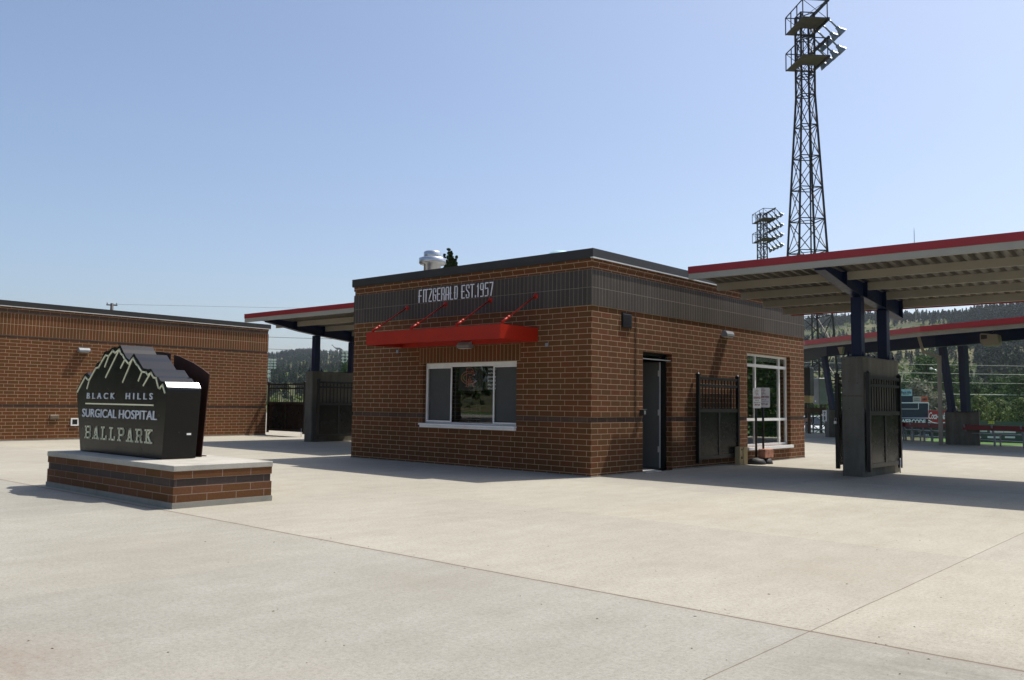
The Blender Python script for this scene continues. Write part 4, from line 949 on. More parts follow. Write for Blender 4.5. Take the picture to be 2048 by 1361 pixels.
t2 = copy_tree(tw); T2_ = at(1527, 815, 104); t2.scale = (1.35, .9, 1.0); t2.location = (T2_.x, T2_.y, -2.75); t2.rotation_euler.z = ang; t2['label'] = 'distant light tower with four banks of floodlights, left of the tall one'
for br in [c for c in tw.children if c.name.startswith('light_bar')]:   # the near tower carries lamps on its two middle bars only
    zb_ = sum(v.co.z for v in br.data.vertices) / len(br.data.vertices)
    if not 23.6 < zb_ < 25.8:
        for l in list(br.children): bpy.data.objects.remove(l)
# grey cabinet on the tower leg and beam
cb = at(1640, 783, 53); mb = MB(); mb.bbox((-.42, -.25, -.75), (.42, .25, .75), .03); o = mb.build('electrical_cabinet', m_cable); o.location = cb; o.rotation_euler.z = ang; tag(o, 'grey electrical cabinet strapped to the base of the tall light tower', 'cabinet')
mb = MB(); mb.box((-.1, -.27, -.62), (.02, -.25, -.52)); q_ = mb.build('label_plate', m_white); q_.parent = o
ba, bb = at(1585, 822, 46), at(1652, 820, 46); mb = MB(); mb.bar(ba, bb, .25, .24); d_ = (bb - ba).normalized()
for k in range(3): 
    c = ba + (bb - ba) * (k * .5); mb.bar((c.x, c.y, -1), (c.x, c.y, c.z - .1), .12)
tag(mb.build('timber_rail', m_wood, loc=(ba.x, ba.y, -1)), 'heavy brown timber rail on posts behind the ticket office corner', 'rail')
eq = at(1612, 764, 52); mb = MB(); mb.bbox((-.35, -.3, -.8), (.35, .3, .8), .04); o = mb.build('speaker_cabinet', m_blackad); o.location = eq; tag(o, 'tall black box mounted beside the tower, at the ticket office corner', 'cabinet')
mb = MB(); mb.bar((0, 0, -.8), (0, 0, -3.6), .12); q_ = mb.build('mast', m_tower); q_.parent = o
eq = at(1613, 799, 51); mb = MB(); mb.bbox((-.3, -.25, -.2), (.3, .25, .2), .03); o = mb.build('machine_cover', m_timber); o.location = eq; tag(o, 'yellow-brown box just behind the ticket office corner', 'box')
mb = MB(); mb.bar((0, 0, -.2), (0, 0, -2.8), .1); q_ = mb.build('post', m_tower); q_.parent = o
# small far lamp clusters seen through the left gateway
def cluster(px, py, D, rows, cols, label, s=1.):
    P = at(px, py, D); t_ = thing('field_light_pole', label, 'light pole', (P.x, P.y, ground_z(P.x, P.y)), 'small far field light poles')
    rt = hdir(px); rx = Vector((rt.y, -rt.x, 0)); mb = MB(); mb.tube([(P.x, P.y, ground_z(P.x, P.y) - .5), (P.x, P.y, P.z + .5 * s)], [.12 * s, .10 * s], 8); mb.build('pole', m_cable, t_)
    for r in range(rows):
        mb = MB(); z = P.z - r * 1.05 * s; mb.bar(Vector((P.x, P.y, z)) - rx * (cols * .6 * s), Vector((P.x, P.y, z)) + rx * (cols * .6 * s), .12 * s); 
        for c in range(cols):
            h = Vector((P.x, P.y, z)) + rx * ((c - (cols - 1) / 2) * 1.15 * s) - rt * .5 * s; ax = (-rt + Vector((0, 0, -.2))).normalized()
            mb.lathe([(0, -.3 * s), (.2 * s, -.25 * s), (.42 * s, .1 * s), (.40 * s, .12 * s), (0, .05 * s)], h, 10, ax)
        mb.build('lamp_row', m_white, t_)
cluster(541, 720, 170, 4, 4, 'far pole with a grid of white floodlights at the corner of the long brick building', .48)
cluster(694, 704, 170, 4, 3, 'far pole with white floodlights against the hill, right of the dinosaur', .62)
cluster(537, 744, 200, 2, 1, 'single far field lamp low at the corner of the long brick building', .9)

# ================================================================== SCOREBOARD, FENCE, ADS
rt = hdir(1780); XD = Vector((rt.y, -rt.x, 0)); 
def panel(parent, name, mat, px0, px1, y0, y1, D, th=.12, front=0):
    a = at(px0, (y0 + y1) / 2, D); 
    A, B = at(px0, y1, D), at(px1, y0, D); wdt = (B - A).dot(XD); hgt = B.z - A.z
    mb = MB(); mb.prism([(0, 0), (wdt, 0), (wdt, hgt), (0, hgt)], lambda u, v, k: A + XD * u + Vector((0, 0, v)) + rt * (th * k - front)); return mb.build(name, mat, parent), A - rt * front, wdt, hgt
sb = thing('scoreboard', 'navy baseball scoreboard with advertising panels above the outfield fence', 'scoreboard', at(1760, 880, 119))
o_, A, W_, H_ = panel(sb, 'main_board', m_boardnavy, 1690, 1857, 806, 836.5, 119, .4)
def put(mb, s, px, py, wpx, hpx, D, bold=.005, shear=0, sp_=1): 
    a, b = at(px, py + hpx, D), at(px + wpx, py, D); text_mesh(mb, s, a - rt * .02, XD, (0, 0, 1), (b - a).dot(XD), b.z - a.z, .01, sp_, bold, shear)
mb = MB(); put(mb, 'STRIKE', 1808, 807.5, 10, 3, 119); put(mb, 'OUT', 1828.5, 807.5, 6, 3, 119); put(mb, 'H E', 1847, 807.5, 5, 3, 119); put(mb, 'BALL', 1785, 807.5, 8, 3, 119)
put(mb, '4  5  6  7  8  9', 1786, 820.2, 36, 3, 119); put(mb, 'RUNS', 1827, 820.2, 7, 3, 119); put(mb, 'HITS', 1838.5, 820.2, 6, 3, 119); put(mb, 'ERR', 1848.5, 820.2, 5.5, 3, 119)
mb.build('lettering', m_whitelet, o_)
mb = MB()
def ln(a, b, c, d, w_=.05): mb.bar(at(a, b, 118.9) - rt * .03, at(c, d, 118.9) - rt * .03, .05, w_)
ln(1690, 806, 1857, 806, .12); ln(1690, 837, 1857, 837, .14); ln(1857, 806, 1857, 837); ln(1690, 818.5, 1837, 818.5); ln(1837, 806, 1837, 818.5); mb.build('border', m_whitelet, o_)
panel(sb, 'upper_board', m_boardnavy, 1760, 1826, 792.5, 805.4, 119.1, .3)
o_, *_ = panel(sb, 'pale_panel', m_paleblue, 1790, 1824, 779, 792, 119, .2); mb = MB(); put(mb, 'Black Hills', 1802, 782.5, 20, 5, 119, .01); put(mb, 'BANK', 1806, 788, 12, 2, 119); mb.build('lettering', m_boardnavy, o_)
o_, *_ = panel(sb, 'beige_panel', m_sand, 1826, 1842, 793.5, 805.3, 119, .2); mb = MB(); put(mb, 'CLINIC', 1828, 796.5, 11, 2.6, 119); put(mb, 'RUSHMORE', 1828, 800.5, 11, 2, 119); mb.build('lettering', m_greytxt, o_)
o_, *_ = panel(sb, 'orange_panel', m_orange, 1842.3, 1856, 793.5, 805.3, 119, .2); mb = MB(); put(mb, 'AMG', 1844.5, 797, 9, 4.5, 119, .03); mb.build('lettering', m_blackad, o_)
mb = MB()
for px in (1700, 1750, 1800, 1850): a = at(px, 837, 119.5); mb.bar((a.x, a.y, a.z), (a.x, a.y, -2.7), .25)
mb.build('support_post', m_tower, sb)
wd = thing('ad_panel', 'black advertising panel with big white capitals below the scoreboard', 'ad panel', at(1820, 860, 118.4), 'advertising panels on the outfield fence')
o_, *_ = panel(wd, 'board', m_blackad, 1790, 1857, 837.6, 858, 118.4, .1); mb = MB(); put(mb, 'WERCODE', 1801, 839.5, 50, 9, 118.4, .03); mb.build('lettering', m_whitelet, o_)
ck = thing('ad_panel', 'red advertising panel with flowing white script beside the scoreboard', 'ad panel', at(1866, 860, 118.4), 'advertising panels on the outfield fence')
o_, *_ = panel(ck, 'board', m_cokered, 1857.5, 1893, 822, 852, 118.4, .1)
mb = MB(); put(mb, 'Coca-Cola', 1857.5, 825.5, 34, 13, 118.4, .012, .35, .9); 
f = lambda u, v, d: at(1857.5, 845, 118.4) + XD * u + Vector((0, 0, v)) - rt * (.02 + d); stroke(mb, [(0, .25), (.4, 0), (1.0, -.12), (2.0, .05)], f, .12, .01); stroke(mb, [(0, -.06), (.5, -.3), (2.0, -.35)], f, .2, .008); mb.build('script', m_whitelet, o_)
fn = thing('outfield_fence', 'low dark green padded outfield fence behind the benches', 'fence', at(1990, 880, 122))
rp = hdir(1990); XP = Vector((rp.y, -rp.x, 0)); c0 = at(1990, 846, 122)
mb = MB(); 
pts = [c0 + XP * (-30) + rp * (-1), c0, c0 + XP * 25 + rp * (-3), c0 + XP * 60 + rp * (-20)]
for a, b in zip(pts[:-1], pts[1:]):
    mb.bar((a.x, a.y, -1.45), (b.x, b.y, -1.45), .15, 2.5)
mb.build('padding', m_greenfence, fn)
mb = MB()
for a, b in zip(pts[:-1], pts[1:]): mb.bar((a.x, a.y, -.17), (b.x, b.y, -.17), .2, .07)
mb.build('top_rail', m_leafy if False else m_greenfence, fn)
XD = XP; rt = rp
mb = MB(); put(mb, '385', 1976, 842.6, 13, 5.6, 120.6, .03); mb.build('distance_numerals', m_yellow, fn)
for (a, b, c, d, tx, l, mt) in ((1952, 1974, 857.5, 863.5, 'MERIDIAN', 'white advertising panel low on the green fence, left under the bench back', m_greytxt), (1980, 2007, 858, 865.5, 'DAKOTA', 'multicoloured advertising panel in the middle of the green fence', m_redtxt), (2008, 2031, 859, 866, 'Wells Plumbing', 'white advertising panel on the green fence right of the multicoloured one', m_greytxt)):
    t_ = thing('ad_panel', l, 'ad panel', at(a, d, 121), 'advertising panels on the outfield fence')
    o_, *_ = panel(t_, 'board', m_white, a, b, c, d, 121.0, .05); mb = MB(); put(mb, tx, a + 2, c + 1.5, b - a - 4, 3, 121.0, .02); mb.build('lettering', mt, o_)
m_red2 = m_cokered
for (a, b, l) in ((1952, 1962, 'small white panel low on the fence under the bench seat, leftmost'), (1975, 2000, 'long thin pale panel low on the fence under the bench seat, middle'), (2010, 2030, 'thin pale panel low on the fence under the bench seat, rightmost')):
    t_ = thing('ad_panel', l, 'ad panel', at(a, 878, 121), 'advertising panels on the outfield fence'); panel(t_, 'board', m_white, a, b, 873.5, 876.5, 121.0, .05)
for (a, b, l) in ((1806, 1813, 'first small black panel with white letters behind the shaded bench, counted from the left'), (1820, 1828, 'second small black panel with white letters behind the shaded bench, counted from the left'), (1835, 1842, 'third small black panel with white letters behind the shaded bench, counted from the left'), (1848, 1858, 'fourth small black panel with white letters behind the shaded bench, counted from the left')):
    t_ = thing('ad_panel', l, 'ad panel', at(a, 878, 118), 'advertising panels on the outfield fence')
    o_, *_ = panel(t_, 'board', m_blackad, a - 1, b + 1, 860, 877, 118.0, .05); mb = MB(); put(mb, 'KAT', a + 1, 862, b - a - 2, 3, 118, .0); put(mb, 'FM', a + 1, 869, b - a - 2, 4, 118, .0); mb.build('lettering', m_whitelet, o_)

# ================================================================== WIRES, POLES
def wire(px0, y0, px1, y1, D, r_, label, mt=m_wire, sag=0., group='power lines above the ball field'):
    a, b = at(px0, y0, D), at(px1, y1, D); pts = []
    for k in range(25): t = k / 24; p = a.lerp(b, t); p.z -= sag * 4 * t * (1 - t); pts.append(p)
    mb = MB(); mb.tube(pts, r_, 5); tag(mb.build('power_line', mt, loc=tuple(a)), label, 'power line', group)
ordn = ['topmost', 'second highest', 'third highest', 'fourth highest, brightest', 'second lowest', 'lowest']
for i, (yl, yr, rr_) in enumerate(((726.5, 733, .028), (744, 750, .035), (762, 768, .03), (786.5, 790, .06), (802, 804, .028), (815, 818, .03))):
    if i == 5: wire(1600, yl, 1900, yr, 150, rr_, ordn[i] + ' pale power line crossing in front of the trees behind the scoreboard')
    else: wire(1560, yl - 2, 2300, yr + 4, 150, rr_, ordn[i] + ' pale power line crossing in front of the trees at the right')
wire(380, 668, 1300, 674, 90, .022, 'upper thin dark wire across the sky behind the left canopy', m_darkwire, .5, 'dark wires behind the left canopy')
wire(380, 690, 1300, 706, 90, .022, 'lower thin dark wire just above the left hill', m_darkwire, .5, 'dark wires behind the left canopy')
up = at(224, 607, 62); t_ = thing('utility_pole', 'top of a wooden utility pole peeking over the long brick building', 'utility pole', (up.x, up.y, -1))
mb = MB(); mb.tube([(up.x, up.y, -1.2), (up.x, up.y, up.z)], [.13, .10], 8); mb.build('shaft', m_tower, t_)
mb = MB(); rr = hdir(224); rx = Vector((rr.y, -rr.x, 0)); c = Vector((up.x, up.y, up.z - .12)); mb.bar(c - rx * .33, c + rx * .33, .07, .07); mb.build('crossarm', m_tower, t_)
mb = MB(); 
for k in (-.28, .28): mb.lathe([(.03, 0), (.05, .04), (.03, .1), (0, .12)], c + rx * k + Vector((0, 0, .05)), 8)
mb.build('insulator', m_cable, t_)
wire(226, 609, 700, 619, 62, .009, 'very faint wire leaving the utility pole over the long brick building', m_cable, 0., 'dark wires behind the left canopy')
am = at(1832, 640, 800); pt = at(1832, 455, 800); t_ = thing('radio_mast', 'slender radio mast on the hill above the right canopy', 'mast', (am.x, am.y, ground_z(am.x, am.y)))
mb = MB(); mb.tube([(am.x, am.y, ground_z(am.x, am.y)), (am.x, am.y, pt.z - 6), (am.x, am.y, pt.z)], [.5, .35, .2], 5); mb.build('mast_tube', m_galv, t_)
# street light with a cobra head
sp0 = at(1881, 748, 125); t_ = thing('street_light', 'cobra-head street light in front of the trees, left of the downspout', 'street light', (sp0.x, sp0.y, ground_z(sp0.x, sp0.y)))
mb = MB(); hd = at(1866, 738.5, 125); mb.tube([(sp0.x, sp0.y, -2.8), sp0, sp0.lerp(hd, .5) + Vector((0, 0, .12)), hd], [.12, .08, .05, .04], 7); mb.build('pole', m_galv, t_)
h2 = at(1859, 737.5, 125); mb = MB(); mb.tube([hd, hd.lerp(h2, .4), h2], [.06, .16, .10], 8); mb.build('lamp_head', m_white, t_)

# ================================================================== CARS
def car_proto(mat, label, group='parked cars'):
    t_ = thing('parked_car', label, 'car', (0, 0, 0), group); mb = MB()
    secs = []  # (x, half width, z bottom, z top)
    body = [(-2.3, .78, .38, .92), (-2.2, .86, .30, 1.02), (-1.2, .92, .24, 1.06), (0, .93, .24, 1.02), (1.2, .92, .24, .98), (2.05, .86, .28, .88), (2.3, .72, .36, .72)]
    vs = []; K = 8
    for x, hw, zb, zt in body:
        for y, z in ((-hw * .9, zb), (-hw, zb + .14), (-hw, (zb + zt) / 2 + .1), (-hw * .93, zt), (hw * .93, zt), (hw, (zb + zt) / 2 + .1), (hw, zb + .14), (hw * .9, zb)): vs.append((x, y, z))
    fs = [(i * K + k, i * K + (k + 1) % K, (i + 1) * K + (k + 1) % K, (i + 1) * K + k) for i in range(len(body) - 1) for k in range(K)] + [tuple(range(K)), tuple(range((len(body) - 1) * K, len(body) * K))]
    mb.add(vs, fs, True)
    top = [(-1.9, 1.0, .84), (-1.55, 1.50, .70), (-.9, 1.62, .68), (.3, 1.60, .68), (1.15, 1.0, .82)]
    tv = []
    for x, z, hw in top: tv += [(x, -hw, z), (x, hw, z)]
    mb.build('body', mat, t_)
    mb = MB(); sv = [(-1.95, .97), (-1.6, 1.5), (-1.0, 1.56), (.35, 1.54), (1.2, .97)]
    mb.prism(sv, lambda u, v, k: Vector((u, (-1 + 2 * k) * (.86 - .17 * max(0, (v - .97) / .6)), v))); mb.build('glass', m_carglass, t_)
    mb = MB(); mb.bbox((-1.55, -.68, 1.56), (.30, .68, 1.62), .02)
    for s_ in (-1, 1):
        for (a, b) in (((-1.93, .98), (-1.58, 1.57)), ((-.75, .98), (-.70, 1.57)), ((.28, 1.57), (1.2, .98))):
            f_ = lambda z: (.875 - .17 * (z - .97) / .6) * s_
            mb.bar((a[0], f_(a[1]), a[1]), (b[0], f_(b[1]), b[1]), .07, .05)
    mb.build('roof', mat, t_)
    for x in (-1.45, 1.4):
        for s_ in (-1, 1):
            mb = MB(); mb.lathe([(0, -.1), (.30, -.1), (.345, -.07), (.345, .07), (.30, .1), (.2, .1), (.2, .07), (0, .07)], (x, s_ * .84, .345), 18, (0, s_, 0)); wh = mb.build('wheel', m_tyre, t_)
            mb = MB(); mb.lathe([(0, .08), (.19, .085), (.2, .105), (.0, .102)], (x, s_ * .84, .345), 12, (0, s_, 0)); mb.build('rim', m_galv, wh)
    for s_ in (-1, 1):
        mb = MB(); mb.bbox((2.13, s_ * .62 - .14, .66), (2.26, s_ * .62 + .14, .78), .02); mb.build('headlight', m_white, t_)
        mb = MB(); mb.bbox((-2.31, s_ * .68 - .1, .74), (-2.22, s_ * .68 + .1, .9), .02); mb.build('tail_light', m_cokered, t_)
    mb = MB(); mb.bbox((2.2, -.5, .42), (2.32, .5, .56), .02); mb.build('grille', m_blackad, t_)
    return t_
m_carw = paint('white_car_paint', (.70, .72, .74), .2, 0, .04, 1, coat=.6); m_card = paint('dark_blue_car_paint', (.02, .03, .05), .2, 0, .04, 1, coat=.6); m_cars = paint('silver_car_paint', (.38, .42, .46), .25, .5, .04, 1, coat=.6)
c1 = car_proto(m_carw, 'white parked car beyond the red bench, at the ticket office corner'); a = at(1612, 860, 62); c1.location = (a.x, a.y, -.9); c1.rotation_euler.z = R(70)
c2 = car_proto(m_cars, 'silver parked car behind the timber rail, left of the far concrete pier'); a = at(1655, 860, 64); c2.location = (a.x, a.y, -.9); c2.rotation_euler.z = R(62)
c3 = car_proto(m_card, 'dark parked car mirrored in the side window'); c3.location = (17.5, 40, 0); c3.rotation_euler.z = R(20)
c3.location.z = ground_z(17.5, 40)

# ================================================================== DINOSAUR
dp = at(677, 699, 1380); rt = hdir(677); rx = Vector((rt.y, -rt.x, 0)); gz = dp.z - 4.0
D_ = lambda u, v, s_=0: dp + rx * (u) + Vector((0, 0, v - 3.5)) + rt * s_
mb = MB(); mb.tube([D_(-10.8, 9.6), D_(-9.4, 9.9), D_(-8.2, 8.4), D_(-6.0, 6.2), D_(-3.4, 4.9), D_(-1, 4.6), D_(2.2, 4.4), D_(4.4, 3.8), D_(6.5, 2.0), D_(8.8, .8), D_(10.5, .9)], [.35, .65, .45, .65, 1.25, 1.75, 1.6, 1.0, .6, .35, .12], 10)
for u, s_ in ((-2.6, -1), (-1.8, 1.), (2.4, -1), (3.4, 1.)): mb.tube([D_(u, 4.4, s_), D_(u + .3, 2.2, s_), D_(u, -1.5, s_)], [.85, .6, .55], 8)
tag(mb.build('dinosaur_statue', m_dino, loc=tuple(dp)), 'long-necked dinosaur statue in silhouette on top of the far left hill', 'statue')

# ================================================================== TREES
def leaf_clumps(mb, centers, rnd, n, size, flat=.6):
    for c, r_ in centers:
        for _ in range(n):
            while True:
                p = Vector((rnd.uniform(-1, 1), rnd.uniform(-1, 1), rnd.uniform(-1, 1)))
                if .25 < p.length < 1: break
            p = p.normalized() * (p.length ** .6); q = c + Vector((p.x * r_, p.y * r_, p.z * r_ * .8))
            s_ = size * rnd.uniform(.6, 1.4); nrm = (p + Vector((rnd.uniform(-1, 1), rnd.uniform(-1, 1), rnd.uniform(-.3, 1)))).normalized(); x = nrm.orthogonal().normalized(); y = nrm.cross(x)
            a = rnd.uniform(0, 6.28); u = x * math.cos(a) + y * math.sin(a); v = nrm.cross(u)
            mb.add([q - u * s_, q - v * s_ * .6, q + u * s_, q + v * s_ * .6 + nrm * s_ * .2], [(0, 1, 2, 3)])
def broad_tree(name, seed, H, Rr, mt, label, cat='tree', group=None, nc=26, nl=95, size=.27, base=.18):
    rnd = random.Random(seed); t_ = thing(name, label, cat, (0, 0, 0), group)
    mb = MB(); mb.tube([(0, 0, -.6), (0, 0, H * .25), (rnd.uniform(-.3, .3), rnd.uniform(-.3, .3), H * .6)], [H * .032, H * .024, H * .01], 8)
    cs = []
    for k in range(nc):
        z = base + (1 - base) * (k + .5) / nc; prof = math.sin(min(1, (z - base) / (1 - base) * 1.05 + .12) * math.pi) ** .6 if z < 1 else .2
        a = k * 2.4 + rnd.uniform(-.5, .5); rr_ = Rr * prof * rnd.uniform(.35, .80)
        c = Vector((math.cos(a) * rr_, math.sin(a) * rr_, z * H * .93)); cr = Rr * rnd.uniform(.26, .46); cs.append((c, cr))
        if k % 3 == 0: mb.tube([(0, 0, max(.15, z - .25) * H), c * .5 + Vector((0, 0, z * H * .42)), c], [H * .012, H * .008, H * .003], 5)
    mb.build('trunk', m_bark, t_)
    mb = MB(); leaf_clumps(mb, cs, rnd, nl, size); mb.build('crown', mt, t_); return t_
GT = 'leafy trees below the hill'
protos = {'a': broad_tree('leafy_tree', 1, 14, 5.2, m_leaf, 'x', group=GT), 'b': broad_tree('leafy_tree', 2, 12, 5.0, m_leaf, 'x', group=GT), 'y': broad_tree('leafy_tree', 3, 9, 4.2, m_leafy, 'x', group=GT), 's': broad_tree('leafy_tree', 4, 8, 4.6, m_leafs, 'x', group=GT)}
used = set(); PH = {'a': 14, 'b': 12, 'y': 9, 's': 8}
TR = [('a', 1852, 175, 706, 'big dark green tree between the tall pier and the downspout, behind the scoreboard'),
      ('b', 1818, 160, 758, 'shorter green tree just right of the tall front pier'), ('s', 1838, 140, 768, 'silvery olive tree just above the scoreboard panels'),
      ('a', 1905, 185, 722, 'green tree seen between the slanted and upright navy columns'), ('b', 1948, 165, 758, 'green tree just right of the upright navy column'),
      ('b', 1995, 170, 752, 'dark green tree behind the yellow outfield number'), ('a', 2034, 150, 744, 'tall green tree at the right edge of the photo'), ('a', 2085, 150, 735, 'green tree cut off by the right edge'),
      ('y', 1957, 135, 792, 'low yellow-green tree above the fence beside the back pier'), ('y', 2040, 132, 798, 'low yellow-green tree above the fence at the right edge'), ('y', 1998, 138, 800, 'low yellow-green bush tree directly above the fence number'),
      ('s', 1880, 138, 790, 'grey-green tree behind the downspout'), ('b', 1770, 170, 765, 'green tree hidden behind the tall pier gate'), ('b', 1618, 120, 790, 'green tree right behind the ticket office corner'),
      ('y', 1650, 128, 800, 'yellow-green tree behind the electrical cabinet'), ('b', 1672, 150, 770, 'green tree left of the tall front pier'), ('b', 1700, 190, 772, 'green tree behind the tall front pier'),
      ('y', 1922, 140, 800, 'low tree seen between the two navy columns above the back pier'), ('b', 1976, 190, 770, 'green tree in the second row right of the navy columns'), ('a', 2015, 200, 765, 'tree of the back row near the right edge'),
      ('b', 695, 160, 722, 'bright green tree at the left side of the ticket office, under the canopy')]
for k, px, D, yt, l in TR:
    top = at(px, yt, D); gz_ = ground_z(top.x, top.y); H_ = top.z - gz_; o = protos[k]
    if k in used: o = copy_tree(o)
    used.add(k); s_ = H_ / PH[k]; o.location = (top.x, top.y, gz_); o.scale = (s_, s_, s_) if k != 'b' or px != 695 else (s_ * .6, s_ * .6, s_); o.rotation_euler.z = random.uniform(0, 6.28); o['label'] = l
    for _c in (): pass
# trees and road mirrored in the windows
for i, (x, y, s_) in enumerate([(-34, -30, 1.), (-40, -36, 1.2), (-36, -23, 1.1), (-30, -38, 1.), (-38, -47, 1.3), (-26, -44, 1.1), (-44, -28, 1.2), (-38, -15, 1.2), (-46, -20, 1.3), (-42, -9, 1.1)]):
    o = copy_tree(protos['a']); o.location = (x, y, -.1); o.scale = (s_,) * 3; o.rotation_euler.z = i * 1.3; o['label'] = 'street tree south-west of the plaza, mirrored in the ticket window'; o['group'] = 'street trees mirrored in the ticket window'
for i, (x, y, s_) in enumerate([(24, 62, 1.), (33, 75, 1.2), (18, 70, 1.1), (40, 66, 1.), (30, 90, 1.3), (46, 88, 1.2), (14, 84, 1.1), (36, 56, .9)]):
    o = copy_tree(protos['b']); o.location = (x, y, ground_z(x, y)); o.scale = (s_,) * 3; o.rotation_euler.z = i * 1.7; o['label'] = 'tree beyond the field, mirrored in the side window'; o['group'] = 'trees mirrored in the side window'
# juniper behind the roof
jt = thing('juniper_tree', 'ragged dark juniper top showing above the roof beside the vent', 'tree', (0, 0, 0)); P0 = at(900, 800, 33); gzj = 0.; top = at(897, 496, 33).z
mb = MB(); mb.tube([(P0.x, P0.y, 0), (P0.x, P0.y, top - 1)], [.2, .05], 8); mb.build('trunk', m_bark, jt)
rnd = random.Random(5); rj = hdir(900); rxj = Vector((rj.y, -rj.x, 0)); cs = []
def spire(px, ytop, zb, r0):
    T = at(px, ytop, 33)
    for k in range(16):
        f_ = k / 15; z = T.z + (zb - T.z) * f_ * .9 - .05; c = Vector((T.x, T.y, z)) + rxj * (-.15 * f_ * (px - 897) / 20 + rnd.uniform(-.05, .05)); cs.append((c, r0 * (.16 + .85 * min(f_ * 1.5, 1)) * rnd.uniform(.75, 1.15)))
spire(897, 497, top - 2.6, .24); spire(903.5, 502, top - 1.2, .10); spire(914, 512, top - 2.2, .15); spire(905, 520, top - 2.4, .22); spire(889, 508, top - 2.0, .12); spire(908, 515, top - 1.5, .10)
for k in range(22): a = k * 2.4; cs.append((Vector((P0.x + math.cos(a) * 1.1 * rnd.random(), P0.y + math.sin(a) * 1.1 * rnd.random(), 1.2 + (top - 4) * k / 22)), .6))
mb = MB(); leaf_clumps(mb, cs, rnd, 85, .055); mb.build('crown', m_spruce, jt)

# pines on the hills
def pine_mesh(seed, detail=1):
    rnd = random.Random(seed); mb = MB(); mb.mi = 1; mb.tube([(0, 0, -.5), (0, 0, 8.5)], [.22, .05], 5); mb.mi = 0
    for k in range(30 * detail):
        f_ = (k + .5) / (30 * detail); z = 2.0 + 8.0 * f_; rr_ = 2.5 * (1 - f_) ** .6 * rnd.uniform(.55, 1.1); a = k * 2.4 + rnd.uniform(-.4, .4)
        c = Vector((math.cos(a) * rr_ * .6, math.sin(a) * rr_ * .6, z)); s_ = .65 + .65 * (1 - f_)
        for _ in range(4):
            d1 = Vector((rnd.uniform(-1, 1), rnd.uniform(-1, 1), rnd.uniform(-.5, .6))).normalized() * s_; d2 = Vector((rnd.uniform(-1, 1), rnd.uniform(-1, 1), rnd.uniform(-.5, .8))).normalized() * s_
            mb.add([c - d1, c + d2, c + d1 * .9 - Vector((0, 0, .3))], [(0, 1, 2)])
    return mb
PM = []
for sd in range(5):
    pm = pine_mesh(sd + 20); me = bpy.data.meshes.new('pine_tree'); me.from_pydata([tuple(v) for v in pm.v], [], pm.f); me.materials.append(m_pine); me.materials.append(m_bark)
    for p_, mi in zip(me.polygons, pm.m): p_.material_index = mi
    me.update(); PM.append((me, pm))
rnd = random.Random(11); cand = []
def dens(px, t, x, y):
    n1 = noise.fractal(Vector((x, y, 5)) * .011, 1.0, 2.0, 4); n2 = noise.noise(Vector((x, y, 9)) * .004)
    if px < 760:
        d = .62 - max(0, (px - 600) / 70) * .30 * (1 if t > .55 else .1) + n1 * .5
        if px > 640 and t > .86: d = -.2 + n1 * .2
        return d
    d = .02 + n1 * 1.3 + n2 * .4
    if t > .78: d += .55
    if 1690 < px < 1860 and t > .50: d -= .18
    if px > 1955: d += .55
    if px > 1900 and t > .6: d += .25
    return d
zones = [(520, 715, 2900), (1590, 2060, 4200), (2060, 2500, 300), (720, 1580, 250), (0, 520, 60)]
for p0, p1, cnt in zones:
    for _ in range(cnt):
        px = rnd.uniform(p0, p1); az = YAW + math.atan((px - 1024) / F); h_, Dm = ridge_h(az); t = rnd.random() ** .55 * 1.03
        r_ = 240 + (Dm - 240) * t; x = CAMP.x + r_ * math.sin(az); y = CAMP.y + r_ * math.cos(az)
        if 664 < px < 690 and t > .9: continue
        if rnd.random() < dens(px, t, x, y): cand.append((px, r_, x, y, rnd.uniform(.42, .82) * (1.25 if px > 1950 else 1.), t))
# the largest of those that the photograph shows stand as individuals
def shows(px, t): return (540 < px < 700 and t > .35) or (1608 < px < 2046 and t > .30)
vis = sorted([c for c in cand if shows(c[0], c[5])], key=lambda c: c[1] / c[4])
ind = set(id(c) for c in vis[:290]); rest = MB(); i = 0
for c in cand:
    px, r_, x, y, s_, t = c; z = ground_z(x, y) - .3; me, pm = PM[i % 5]; i += 1
    if id(c) in ind:
        o = bpy.data.objects.new('pine_tree', me); COL.objects.link(o); o.location = (x, y, z); o.scale = (s_, s_, s_); o.rotation_euler.z = rnd.uniform(0, 6.28)
        tag(o, 'dark pine on the hillside below the left canopy' if px < 760 else 'dark pine scattered on the grassy hill at the right', 'pine tree', 'pines on the left hill' if px < 760 else 'pines on the right hill')
    else:
        n = len(rest.v); ca, sa = math.cos(i), math.sin(i)
        rest.v += [Vector((x + (v.x * ca - v.y * sa) * s_, y + (v.x * sa + v.y * ca) * s_, z + v.z * s_)) for v in pm.v]
        rest.f += [tuple(k + n for k in f_) for f_ in pm.f]; rest.m += pm.m; rest.sm += [False] * len(pm.f)
fo = rest.build('pine_forest', [m_pine, m_bark]); tag(fo, 'far pine forest covering the hills behind the ballpark', 'forest', kind='stuff')
# low scrub on the hillside
mb = MB(); rnd = random.Random(3)
for _ in range(1500):
    px = rnd.choice((rnd.uniform(530, 710), rnd.uniform(1600, 2060))); az = YAW + math.atan((px - 1024) / F); h_, Dm = ridge_h(az); r_ = 230 + (Dm - 230) * rnd.random() ** .8
    x = CAMP.x + r_ * math.sin(az); y = CAMP.y + r_ * math.cos(az); z = ground_z(x, y); s_ = rnd.uniform(.8, 2.2)
    leaf_clumps(mb, [(Vector((x, y, z + s_ * .4)), s_)], rnd, 8, s_ * .5)
tag(mb.build('hill_scrub', m_leafy), 'low green scrub dotted over the grassy hillside', 'scrub', kind='stuff')
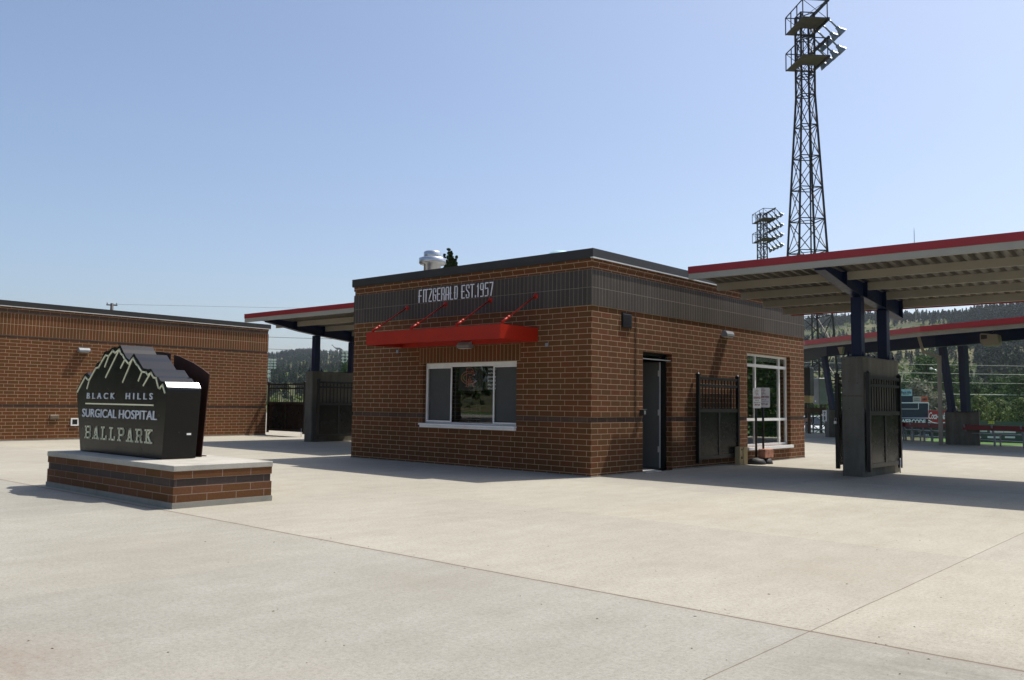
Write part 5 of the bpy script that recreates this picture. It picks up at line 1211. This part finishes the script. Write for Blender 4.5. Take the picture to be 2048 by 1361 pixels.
# thicket joining the trees behind the outfield fence
mb = MB(); rnd = random.Random(8)
for _ in range(230):
    px = rnd.uniform(1600, 2080); D = rnd.uniform(190, 235); P = at(px, 800, D); s_ = rnd.uniform(2, 4.2); zg = ground_z(P.x, P.y)
    leaf_clumps(mb, [(Vector((P.x, P.y, zg + s_ * rnd.uniform(.5, 1.3))), s_)], rnd, 50, .5)
tag(mb.build('thicket', m_leaf), 'dense green thicket filling the foot of the hill behind the fence', 'thicket', kind='stuff')

# ================================================================== HAZE
m = bpy.data.materials.new('thin_air'); m.use_nodes = True; t = m.node_tree; t.nodes.clear()
o = N(t, 'OutputMaterial'); pv = N(t, 'VolumePrincipled'); pv.inputs['Color'].default_value = (.80, .88, 1, 1); pv.inputs['Density'].default_value = .00010; pv.inputs['Anisotropy'].default_value = .3
t.links.new(pv.outputs[0], o.inputs['Volume'])
mb = MB(); mb.box((-3200, -3200, -45), (3200, 3200, 190)); tag(mb.build('haze', m), kind='stuff')

# grit, twigs and dry leaves lying on the slab
mb = MB(); rnd = random.Random(21)
for _ in range(420):
    r_ = 2.5 + 13 * rnd.random() ** 1.3; a = YAW + rnd.uniform(-.62, .62); x = CAMP.x + r_ * math.sin(a); y = CAMP.y + r_ * math.cos(a)
    if rnd.random() < .12: y = -7.67 + rnd.gauss(0, .10)
    if (-7 < x < .2 and y > -.2) or (x < -.4 and -7.7 < y < -6): continue
    s_ = rnd.choice((.002, .002, .003, .003, .004, .0055)); l = s_ * rnd.uniform(1, 2.6); a = rnd.uniform(0, 3.1)
    u = Vector((math.cos(a), math.sin(a), 0)) * l; v = Vector((-math.sin(a), math.cos(a), 0)) * s_; c = Vector((x, y, .001)); h = Vector((0, 0, s_ * .7))
    mb.add([c - u, c - v, c + u, c + v, c + h], [(3, 2, 1, 0), (0, 1, 4), (1, 2, 4), (2, 3, 4), (3, 0, 4)])
tag(mb.build('ground_litter', m_wood), 'scattered grit, twigs and dry leaf bits on the concrete', 'litter', kind='stuff')
